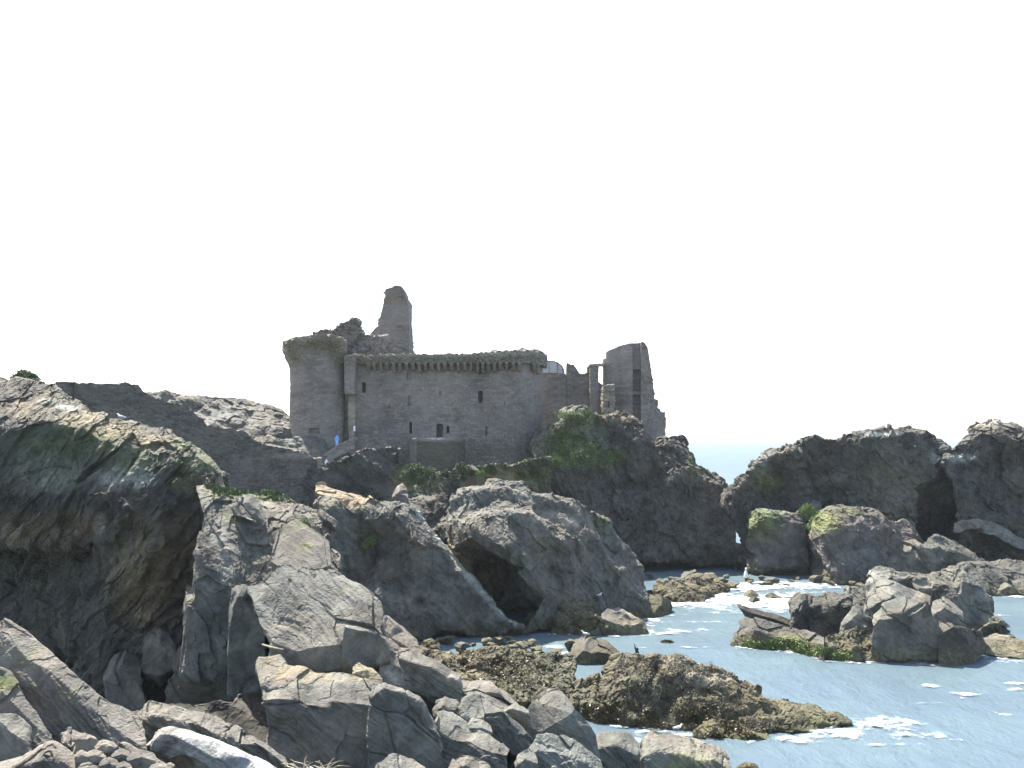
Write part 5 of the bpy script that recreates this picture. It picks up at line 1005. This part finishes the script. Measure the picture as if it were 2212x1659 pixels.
# sticks and stones on the parapet
def stick(label, q0, q1, d, r=.07, cat='stick', name='weathered_stick'):
    a, b = P(*q0, d), P(*q1, d + .3); m = (a + b) / 2 + np.array([.05, 0, .08])
    o = tube(name, [a, m, b], [r, r * .8, r * .4], MAT['stem']); tag(o, label, cat, kind='thing')
o = tube('driftwood_stick', [P(566, 1392, 38.4), P(586, 1398, 38.3), P(612, 1403, 38.3)], [.03, .035, .02], MAT['straw']); tag(o, 'pale driftwood stick lying under the front edge of the huge smooth slab', 'driftwood', kind='thing')
stick('dark stick leaning left on the castle parapet', (969, 768), (959, 758), 131)
stick('dark stick leaning right on the castle parapet, twin of the other', (971, 767), (974, 757), 131)
stick('thin upright stake near the right end of the parapet', (1161, 759), (1160, 750), 131, .05, 'stake', 'stake')
rk('low rubble heap on the parapet right of the two sticks', [(1055, 766), (1062, 756), (1070, 753), (1080, 758), (1090, 764)], [(1056, 768), (1070, 761), (1090, 766)], [(1056, 772), (1072, 773), (1092, 772)], 131, .8, 3, sty='tidal', k=.25, mat=MAT['top_rock'], name='rubble_heap', cat='rubble')
rk('flat grey slab lying at the right end of the parapet', [(1085, 762), (1100, 759), (1140, 758), (1170, 758)], [(1085, 763.5), (1120, 760.5), (1170, 760)], [(1085, 766), (1120, 764), (1170, 764)], 131.2, .5, 3, sty='boulder', k=.2, mat=MAT['rock'], name='stone_slab', cat='stone')

# ================================================================== plants
def leaves(name, label, cat, blobs, n, size, mats, group=None, kind='thing', seed=1, squash=.8, up=.3, stems=True, parts=True):
    r = np.random.default_rng(seed); cs = []; 
    for (qx, qy, d, rad) in blobs: cs.append((P(qx, qy, d), rad))
    tot = sum(c[1] ** 2 for c in cs)
    base = min((c[0][2] - c[1] for c in cs)); c0 = cs[0][0]
    root = tag(empty(name, (c0[0], c0[1], base)), label, cat, group, kind)
    Vs, Ts = [], []; k0 = 0
    for c, rad in cs:
        m = max(10, int(n * rad ** 2 / tot))
        v = r.normal(size=(m, 3)); v /= np.linalg.norm(v, axis=1)[:, None]
        rr = rad * (.55 + .5 * r.random(m) ** .5) * (1 + .35 * perlin(v * 2.3 + c, seed))
        p = c + v * rr[:, None] * np.array([1, 1, squash])
        a = r.normal(size=(m, 3)) + v * .8; a[:, 2] += up; a /= np.linalg.norm(a, axis=1)[:, None]
        b = np.cross(a, r.normal(size=(m, 3))); b /= np.linalg.norm(b, axis=1)[:, None] + 1e-9
        s = size * (.6 + .8 * r.random(m))[:, None]
        q = np.stack([p - b * s * .35, p + a * s * .5 - b * s * .1, p + a * s, p + a * s * .4 + b * s * .35], 1).reshape(-1, 3)
        idx = k0 + np.arange(m * 4).reshape(m, 4); k0 += m * 4
        Vs.append(q); Ts.append(np.concatenate([idx[:, [0, 1, 2]], idx[:, [0, 2, 3]]]))
    V = np.concatenate(Vs); T = np.concatenate(Ts)
    mesh_obj('foliage', V, T, MAT[mats], parent=root)
    if stems:
        for c, rad in cs:
            for j in range(4):
                e = c + (r.random(3) - .5) * rad * 1.2; b0 = c + np.array([(r.random() - .5) * .4 * rad, 0, -rad * 1.0])
                tube('stem', [b0, (b0 + e) / 2 + r.random(3) * .1 * rad, e], [rad * .05, rad * .035, rad * .015], MAT['stem'], parent=root, seg=5)
    return root
leaves('shrub', 'green shrub on the skyline at the top left of the headland', 'shrub', [(55, 815, 62, .55), (38, 819, 62, .4), (72, 819, 62, .4), (50, 808, 62.2, .35)], 5000, .10, 'leaf', seed=2)
leaves('shrub', 'bright green bush hanging below the left edge of the round bastion', 'shrub', [(895, 1015, 109, 1.0), (880, 1025, 108.5, .85), (912, 1022, 109, .9), (905, 1035, 108, .8), (930, 1018, 109.5, .6)], 8000, .17, 'leaf', seed=3)
leaves('shrub', 'dark green bush clinging to the broken rock below the curtain wall', 'shrub', [(995, 1008, 107, .6), (1008, 1018, 106.5, .7), (1025, 1022, 106.5, .5), (1000, 1030, 106, .5)], 4500, .16, 'leaf_dark', seed=4)
leaves('plant', 'small yellow-green tuft right of the dark bush below the curtain wall', 'plant', [(1034, 1024, 106, .38), (1042, 1022, 106, .3)], 1200, .13, 'leaf_bright', seed=5, stems=False)
leaves('plant', 'yellow-green plant in the crack between two big rocks on the right', 'plant', [(1745, 1100, 117.5, .8), (1735, 1108, 117, .7), (1752, 1112, 116.8, .7)], 3500, .18, 'leaf_bright', seed=6)
leaves('plant', 'light green plant on the left shoulder of the domed purple-grey rock', 'plant', [(1775, 1112, 115.5, .7), (1790, 1108, 116, .7), (1762, 1125, 115, .7), (1752, 1138, 114.8, .6), (1810, 1102, 116.8, .5)], 4500, .16, 'leaf_bright', seed=7)
leaves('plant', 'green plants covering the left end of the squarish rock', 'plant', [(1626, 1115, 120.5, .8), (1640, 1122, 119.5, .9), (1660, 1135, 119, .8), (1630, 1140, 119, .8), (1650, 1155, 118.5, .6)], 5000, .17, 'leaf', seed=8)
leaves('plant', 'green plant on the left side of the long sea stack', 'plant', [(1655, 1043, 136, .6), (1668, 1042, 136, .6), (1645, 1048, 136, .5)], 2000, .16, 'leaf', seed=9)
leaves('plant', 'fresh green sprig in a crack of the huge smooth slab', 'plant', [(673, 1240, 42.0, .14), (680, 1246, 41.8, .14), (668, 1235, 42.2, .10)], 500, .08, 'leaf_bright', seed=10, stems=False)
leaves('plant', 'green tuft in the slab cliff above the inlet, left of the cave', 'plant', [(800, 1170, 82.5, .45), (790, 1178, 82.3, .3), (807, 1158, 82.8, .3)], 1800, .12, 'leaf_bright', seed=11, stems=False)
leaves('plant', 'hanging yellow dead grass above the cave', 'plant', [(980, 1165, 86.5, .35), (985, 1172, 86, .4), (978, 1180, 86, .4), (984, 1187, 86, .3)], 1600, .3, 'straw', seed=12, stems=False, up=-1.5)
leaves('plant', 'small plant on the top edge of the upper light slab', 'plant', [(659, 1124, 46.5, .16), (656, 1130, 46.4, .12)], 500, .06, 'leaf_bright', seed=13, stems=False)
def cover(name, label, cat, poly_pts, n, size, mat, seed, obj_names=None, up=.6, kind='stuff'):
    """low plants growing on the rock that is really there: rays from the traced area find the surface"""
    dg = bpy.context.evaluated_depsgraph_get(); r = np.random.default_rng(seed); P0 = []
    tries = 0
    while len(P0) < n and tries < n * 8:
        tries += 1
        (x, y, rx, ry) = poly_pts[r.integers(len(poly_pts))]
        a = r.random() * 6.283; u = r.random() ** .6; qx = x + rx * u * math.cos(a); qy = y + ry * u * math.sin(a)
        dr = Vector(P(qx, qy, 1) - np.array([0, 0, H])).normalized()
        hit, loc, nor, idx, ob, m = SC.ray_cast(dg, Vector((0, 0, H)), dr)
        if not hit or (obj_names and ob.name.split('.')[0] not in obj_names): continue
        if perlin(np.array([loc[:]]) * .9, seed)[0] < -.15: continue
        P0.append((loc[:], nor[:]))
    if not P0: return None
    p = np.array([a for a, b in P0]); nn = np.array([b for a, b in P0]); m = len(p)
    rep = 3; p = np.repeat(p, rep, 0) + r.normal(size=(m * rep, 3)) * size * .6; nn = np.repeat(nn, rep, 0); m *= rep
    a = nn * .7 + r.normal(size=(m, 3)) * .6; a[:, 2] += up; a /= np.linalg.norm(a, axis=1)[:, None]
    b = np.cross(a, r.normal(size=(m, 3))); b /= np.linalg.norm(b, axis=1)[:, None]
    s = size * (.5 + r.random(m))[:, None]
    q = np.stack([p - b * s * .3, p + a * s * .5 - b * s * .15, p + a * s, p + a * s * .4 + b * s * .3], 1).reshape(-1, 3)
    idx = np.arange(m * 4).reshape(m, 4)
    o = mesh_obj(name, q, np.concatenate([idx[:, [0, 1, 2]], idx[:, [0, 2, 3]]]), MAT[mat]); tag(o, label, cat, kind=kind); return o
cover('ground_cover', 'ivy and low green plants over the top of the castle crag', 'plants', [(1215, 935, 35, 25), (1240, 960, 45, 25), (1280, 985, 40, 18), (1260, 905, 40, 22), (1205, 975, 25, 25), (1305, 995, 25, 12)], 1500, .24, 'leaf', 21, ('castle_crag',))
cover('ground_cover', 'bright sunlit green plants spreading down the left slope of the castle crag', 'plants', [(1215, 950, 38, 18), (1250, 972, 45, 16), (1290, 990, 35, 10), (1200, 985, 18, 20), (1270, 895, 40, 14), (1235, 1000, 50, 16), (1320, 985, 40, 12), (1225, 900, 25, 14)], 1800, .20, 'leaf_bright', 41, ('castle_crag',))  # brighter leaf colour puts sunlight into the plants on the crag top
cover('ground_cover', 'moss and short plants on the green crest of the shoulder', 'plants', [(560, 1064, 60, 10), (600, 1072, 40, 12), (500, 1062, 40, 8), (470, 1050, 30, 10)], 1500, .09, 'leaf', 22, ('rock_shoulder',))
cover('ground_cover', 'dry brown weeds hanging over the tower crown', 'plants', [(660, 740, 45, 12), (715, 740, 30, 14), (630, 755, 16, 20), (730, 760, 15, 25)], 900, .26, 'dry_weed', 23, None, up=-.3)
cover('ground_cover', 'dry weeds and ivy along the crumbling parapet', 'plants', [(800, 778, 50, 12), (900, 778, 80, 10), (1010, 774, 80, 6), (1120, 772, 50, 6)], 600, .22, 'dry_weed', 24, None, up=-.2)
cover('ground_cover', 'green weeds on the bank below the curtain wall', 'plants', [(930, 1020, 50, 14), (1040, 1010, 60, 14), (1150, 1010, 40, 30)], 1000, .22, 'leaf_dark', 25, ('castle_bank',))
cover('seaweed', 'brown seaweed and barnacle crust over the tidal reef hump', 'seaweed', [(1450, 1440, 120, 25), (1400, 1500, 100, 60), (1550, 1500, 80, 50), (1620, 1570, 50, 20)], 3500, .10, 'crust', 26, ('tidal_reef',), up=-.1)
cover('seaweed', 'dark kelp draped on the broken reef and its foot', 'seaweed', [(1400, 1540, 150, 30), (1080, 1450, 130, 50), (1580, 1575, 80, 20)], 3500, .14, 'kelp', 27, ('tidal_reef', 'shore_rock'), up=-.4)
cover('seaweed', 'yellow-green algae along the waterline of the islet', 'seaweed', [(1640, 1392, 40, 10), (1700, 1392, 50, 14), (1750, 1405, 40, 10), (1815, 1418, 25, 8)], 1800, .14, 'leaf_bright', 28, ('islet_rock',), up=.0)

# ================================================================== foam, swell
def foam(label, blobs, seed, thr=.0, res=.14):
    r = []
    V = []; 
    xs = [ux(x, H * F / (y - HY)) for x, y, rx, ry in blobs]; ds = [H * F / (y - HY) for x, y, rx, ry in blobs]
    x0 = min(ux(x - rx * 1.4, H * F / (y - HY)) for x, y, rx, ry in blobs); x1 = max(ux(x + rx * 1.4, H * F / (y - HY)) for x, y, rx, ry in blobs)
    y0 = min(H * F / (y + ry * 1.5 - HY) for x, y, rx, ry in blobs); y1 = max(H * F / (y - ry * 1.5 - HY) for x, y, rx, ry in blobs)
    nx = int((x1 - x0) / res) + 2; ny = int((y1 - y0) / (res * 1.6)) + 2
    X, Y = np.meshgrid(np.linspace(x0, x1, nx), np.linspace(y0, y1, ny)); V = np.stack([X.ravel(), Y.ravel(), np.zeros(nx * ny)], 1)
    q = screen(V); m = np.full(len(V), -9.)
    for (x, y, rx, ry) in blobs: m = np.maximum(m, 1 - np.sqrt(((q[:, 0] - x) / rx) ** 2 + ((q[:, 1] - y) / ry) ** 2))
    nz = fbm(V * np.array([.45, .6, 1]), 5, seed, gain=.65) + .6 * (.25 - np.abs(perlin(V * np.array([1.1, 1.3, 1]), seed + 8)))
    m = m * .8 + nz * 1.0 - thr - .05
    M = m.copy(); V[:, 2] = .10 + .06 * np.clip(m, 0, 1) + .05 * fbm(V * 1.5, 3, seed + 1) + .10 * fbm(V * np.array([.25, .5, 1]), 3, 5) - .03
    A = np.arange(nx * ny).reshape(ny, nx); f = np.stack([A[:-1, :-1], A[:-1, 1:], A[1:, 1:], A[1:, :-1]], 2).reshape(-1, 4)
    keep = m[f].mean(1) > -.12
    f = f[keep]; u, inv = np.unique(f, return_inverse=True)
    o = mesh_obj('sea_foam', V[u], inv.reshape(-1, 4), MAT['foam'], smooth=True, tint=np.repeat(M[u][:, None], 4, 1)); tag(o, label, 'foam', kind='stuff')
foam('white churning foam filling the channel below the castle crag', [(1640, 1302, 110, 16), (1590, 1300, 60, 14), (1690, 1306, 50, 12), (1560, 1292, 60, 8), (1500, 1306, 60, 5), (1610, 1272, 40, 6), (1700, 1268, 80, 5)], 3, -.6)
foam('narrow band of foam at the foot of the two big rocks', [(1690, 1262, 80, 4), (1750, 1264, 50, 3), (1640, 1268, 40, 4)], 4, -.3)
foam('foam patch beside the pale wedge rock', [(1470, 1366, 60, 6), (1440, 1369, 40, 5), (1420, 1340, 30, 5), (1520, 1362, 30, 3)], 5)
foam('foam streaming off the right tip of the reef', [(1880, 1570, 90, 15), (1840, 1582, 60, 8), (1930, 1565, 70, 8), (1790, 1594, 60, 7), (1700, 1602, 60, 5), (1960, 1590, 60, 5)], 6, -.3)
foam('small foam patches on the open water at the right', [(2090, 1503, 40, 5), (2075, 1510, 25, 4), (2200, 1478, 30, 8), (2205, 1490, 25, 5), (2010, 1484, 20, 3), (2130, 1433, 60, 3), (2180, 1430, 50, 2.5)], 7)
foam('foam wash between the reef foot and the bottom boulders', [(1480, 1590, 60, 6), (1430, 1583, 40, 5), (1520, 1603, 60, 4), (1380, 1600, 15, 8)], 8, .05)
foam('thin line of foam along the front of the islet', [(1885, 1431, 12, 2), (1970, 1435, 8, 1.6), (2000, 1434, 8, 1.6), (2035, 1437, 8, 1.6), (2190, 1290, 40, 2)], 9, -.3, .1)
foam('shallow wash over the broken flat of the reef', [(1180, 1400, 50, 6), (1210, 1412, 30, 5)], 10, .1)
def wash(label, pts, w, seed, thr=0):
    b = []
    for (x0, y0), (x1, y1) in zip(pts[:-1], pts[1:]):
        n = max(1, int(math.hypot(x1 - x0, (y1 - y0) * 4) / 16))
        for k in range(n): t = k / n; b.append((x0 + (x1 - x0) * t, y0 + (y1 - y0) * t, 14, w))
    foam(label, b, seed, thr + .28, .11)
wash('lacy wash line round the front of the islet', [(1575, 1396), (1620, 1405), (1700, 1408), (1770, 1428), (1840, 1434), (1930, 1436), (2030, 1440), (2125, 1420), (2200, 1428)], 2.6, 61)
wash('lacy wash line along the front of the reef', [(1300, 1568), (1390, 1574), (1470, 1582), (1540, 1600), (1620, 1607), (1670, 1600), (1760, 1590), (1838, 1576)], 3.5, 62)
wash('lacy wash line at the foot of the domed crag', [(1150, 1374), (1230, 1372), (1300, 1378), (1405, 1374), (1410, 1345), (1456, 1324)], 2.2, 63)
foam('long thin foam trails drifting on the inlet', [(1520, 1345, 90, 2), (1480, 1330, 60, 1.6), (1600, 1375, 0.1, 0.1), (1500, 1400, 80, 1.6), (1420, 1400, 40, 1.5)], 64, .3, .11)
foam('long thin foam trails on the open water at the right', [(2000, 1520, 120, 2.2), (2120, 1545, 110, 2.2), (1930, 1610, 120, 3), (2080, 1600, 120, 2.5), (1800, 1480, 80, 2), (2160, 1330, 50, 1.5)], 65, .42, .11)
# spray cascade in the narrow gap
o = prism('cascade', [(1610, 1228), (1613, 1227), (1614, 1238), (1616, 1247), (1608, 1247), (1610, 1238)], 112.8, .4, MAT['white_water'], k=.5, seed=5); tag(o, 'white water spilling through the narrow gap in the rocks', 'waterfall', kind='thing')
leaves('seaweed_raft', 'brown raft of seaweed floating in the inlet', 'seaweed', [(1436, 1387.5, 78.1, .30), (1443, 1387.5, 78.1, .32), (1449, 1388, 78.1, .25)], 500, .16, 'kelp', seed=31, squash=.35, stems=False)

# ================================================================== birds and the visitor
def ellip(c, r, rot=0, seg=14, ry=0):
    bm = bmesh.new(); bmesh.ops.create_uvsphere(bm, u_segments=seg, v_segments=seg // 2 + 2, radius=1)
    for v in bm.verts:
        x, y, z = v.co.x * r[0], v.co.y * r[1], v.co.z * r[2]
        x, z = x * math.cos(rot) - z * math.sin(rot), x * math.sin(rot) + z * math.cos(rot); v.co = Vector((x + c[0], y + c[1], z + c[2]))
    bmesh.ops.triangulate(bm, faces=bm.faces[:]); bm.verts.index_update()
    V = np.array([v.co[:] for v in bm.verts]); T = np.array([[v.index for v in f.verts] for f in bm.faces]); bm.free(); return V, T
def join(*a):
    Vs, Ts, k = [], [], 0
    for V, T in a: Vs.append(V); Ts.append(T + k); k += len(V)
    return np.concatenate(Vs), np.concatenate(Ts)
def skinned(name, pts, edges, rad, mat, parent, sub=1, root=0):
    me = bpy.data.meshes.new(name); me.from_pydata(pts, edges, []); o = bpy.data.objects.new(name, me); C.objects.link(o)
    o.modifiers.new('s', 'SKIN'); 
    if not me.skin_vertices: bpy.context.view_layer.objects.active = o
    for i, r in enumerate(rad):
        sv = me.skin_vertices[0].data[i]; sv.radius = (r, r) if not isinstance(r, tuple) else r; sv.use_root = (i == root)
    m = o.modifiers.new('u', 'SUBSURF'); m.levels = sub; m.render_levels = sub
    dg = bpy.context.evaluated_depsgraph_get(); nm = bpy.data.meshes.new_from_object(o.evaluated_get(dg)); bpy.data.objects.remove(o)
    o = bpy.data.objects.new(name, nm); nm.materials.clear(); nm.materials.append(mat); C.objects.link(o); o.parent = parent
    nm.polygons.foreach_set('use_smooth', [True] * len(nm.polygons)); return o
def ground_at(qx, qy, dflt):
    dg = bpy.context.evaluated_depsgraph_get(); dr = Vector(P(qx, qy, 1) - np.array([0, 0, H])).normalized()
    hit, loc, *_ = SC.ray_cast(dg, Vector((0, 0, H)), dr)
    return np.array(loc[:]) if hit else P(qx, qy, dflt)
def bird(label, qx, qy, scale, facing, body, wing, cat, name, beak='beak', upright=False, d=60):
    g_ = ground_at(qx, qy, d); root = tag(empty(name, g_), label, cat, kind='thing'); s = scale
    def tr(p): return (p[0] * s * facing, p[1] * s, p[2] * s)
    if upright:
        pts = [(0, 0, .30), (-.10, 0, .20), (-.20, 0, .08), (.05, 0, .42), (.08, 0, .56), (.07, 0, .66), (.12, 0, .70)]
        rad = [.085, .085, .03, .06, .032, .03, .035]; ed = [(0, 1), (1, 2), (0, 3), (3, 4), (4, 5), (5, 6)]
    else:
        pts = [(0, 0, .20), (-.12, 0, .18), (-.28, 0, .14), (.10, 0, .25), (.15, 0, .33), (.17, 0, .38), (.21, 0, .39)]
        rad = [.085, .07, .02, .07, .04, .042, .03]; ed = [(0, 1), (1, 2), (0, 3), (3, 4), (4, 5), (5, 6)]
    skinned('body', [tr(p) for p in pts], ed, [r * s for r in rad], MAT[body], root, 2)
    hx, hz = pts[-1][0], pts[-1][2]
    def pm(nm, V, T, m):
        V = V * np.array([s * facing, s, s])
        if facing < 0: T = T[:, ::-1]
        V = V + np.array(root['_og']); mesh_obj(nm, V, T, MAT[m], parent=root, smooth=True)
    V, T = tube('b', [(hx + .01, 0, hz), (hx + .06, 0, hz - .004), (hx + .085, 0, hz - .02)], [.014, .010, .003], None, link=False); pm('beak', V, T, beak)
    for sy in (-1, 1):
        if upright: V, T = ellip((-.05, sy * .075, .27), (.08, .02, .20), .35)
        else: V, T = ellip((-.10, sy * .065, .20), (.20, .02, .06), .12)
        pm('wing', V, T, wing)
        V, T = tube('l', [(0, sy * .03, .16), (.0, sy * .03, .0), (.04, sy * .03, .0)], [.008, .007, .006], None, link=False, seg=5); pm('leg', V, T, beak)
    return root
bird('herring gull standing on the crest of the left headland', 261, 908, 1.05, -1, 'feather_white', 'feather_grey', 'gull', 'gull')
bird('white gull resting on the dark wedge rock of the reef', 1264, 1376, 1.3, -1, 'feather_white', 'feather_grey', 'gull', 'gull')
bird('white gull at the water edge above the broad cracked boulder', 1465, 1580, 1.15, 1, 'feather_white', 'feather_grey', 'gull', 'gull')
bird('tiny white gull on the rocks behind the pale wedge rock', 1295, 1290, 1.1, 1, 'feather_white', 'feather_grey', 'gull', 'gull')
bird('white gull perched on the dark bank under the castle wall', 852, 984, 1.1, 1, 'feather_white', 'feather_grey', 'gull', 'gull')
bird('black cormorant upright on the brown reef rock', 1374, 1414, 1.15, -1, 'feather_black', 'feather_black', 'cormorant', 'cormorant', beak='feather_black', upright=True)

pr0 = P(728, 966, 123.4); pn = tag(empty('person', pr0), 'person in a light blue jacket standing on the footbridge', 'person', kind='thing')
body = [(0, 0, .92), (0, 0, 1.15), (0, 0, 1.38), (0, 0, 1.48), (0, 0, 1.56), (0, 0, 1.66), (.17, 0, 1.36), (.22, -.02, 1.10), (.20, -.12, .88), (-.17, 0, 1.36), (-.22, -.02, 1.10), (-.20, -.12, .88),
        (.09, 0, .86), (.10, 0, .48), (.10, .02, .08), (.10, -.12, .04), (-.09, 0, .86), (-.10, -.02, .48), (-.10, 0, .08), (-.10, -.14, .04), (.20, -.18, .80), (-.20, -.18, .80)]
ed = [(0, 1), (1, 2), (2, 3), (3, 4), (4, 5), (2, 6), (6, 7), (7, 8), (8, 20), (2, 9), (9, 10), (10, 11), (11, 21), (0, 12), (12, 13), (13, 14), (14, 15), (0, 16), (16, 17), (17, 18), (18, 19)]
rd = [.14, .13, .14, .055, .08, .085, .06, .045, .035, .06, .045, .035, .085, .06, .045, .04, .085, .06, .045, .04, .03, .03]
skinned('body', body, ed, rd, MAT['skin'], pn, 2)
jk = [(0, 0, .80), (0, 0, 1.10), (0, 0, 1.38), (0, 0, 1.47), (.18, 0, 1.37), (.24, -.02, 1.10), (.22, -.12, .92), (-.18, 0, 1.37), (-.24, -.02, 1.10), (-.22, -.12, .92), (0, .05, 1.58), (0, .03, 1.70)]
skinned('jacket', jk, [(0, 1), (1, 2), (2, 3), (2, 4), (4, 5), (5, 6), (2, 7), (7, 8), (8, 9), (3, 10), (10, 11)], [.20, .18, .19, .10, .10, .075, .06, .10, .075, .06, .105, .09], MAT['blue_cloth'], pn, 2)
skinned('trousers', [(0, 0, .86), (.09, 0, .82), (.10, 0, .48), (.10, .02, .12), (-.09, 0, .82), (-.10, -.02, .48), (-.10, 0, .12)], [(0, 1), (1, 2), (2, 3), (0, 4), (4, 5), (5, 6)], [.15, .105, .08, .07, .105, .08, .07], MAT['blue_trouser'], pn, 2)
# dry twigs in the bottom foreground
r = random.Random(8); tw_ = tag(empty('dry_branches', P(672, 1655, 22)), 'tangle of dry bleached branches at the bottom edge', 'branches', kind='thing')
for k in range(26):
    a = P(640 + r.random() * 70, 1668, 22 + r.random() * .6); pts = [a]
    dx, dz = r.uniform(-.6, .6), r.uniform(.05, .5)
    for j in range(4): pts.append(pts[-1] + np.array([dx * .28 + r.uniform(-.06, .06), r.uniform(-.05, .05), dz * .24 * (1 - .3 * j) + r.uniform(-.03, .05)]))
    tube('branch', pts, [.016, .013, .01, .007, .003], MAT['straw'], parent=tw_, seg=5)
o = boxm('stake', ux(2210, 70) - .05, ux(2210, 70) + .05, 70, 70.1, uz(1455, 70), uz(1440, 70), MAT['feather_black']); tag(o, 'short dark marker stake in the water at the right edge', 'stake', kind='thing')

# ================================================================== haze (real air)
if HAZE > 0:
    o = boxm('haze', -9500, 9500, -20, 9500, -1.5, 44, None or MAT['foam']); tag(o, kind='stuff', label='thin sea haze in the air', cat='haze')
    m = bpy.data.materials.new('haze'); m.use_nodes = True; t = m.node_tree; t.nodes.clear()
    ou = t.nodes.new('ShaderNodeOutputMaterial'); pv = t.nodes.new('ShaderNodeVolumePrincipled'); t.links.new(pv.outputs[0], ou.inputs['Volume'])
    pv.inputs['Color'].default_value = (.9, .96, 1, 1); pv.inputs['Density'].default_value = HAZE; pv.inputs['Anisotropy'].default_value = .35
    m.volume_intersection_method if False else None
    o.data.materials.clear(); o.data.materials.append(m)
print(sum(v[1] for v in LOG.values()), 'rock verts')
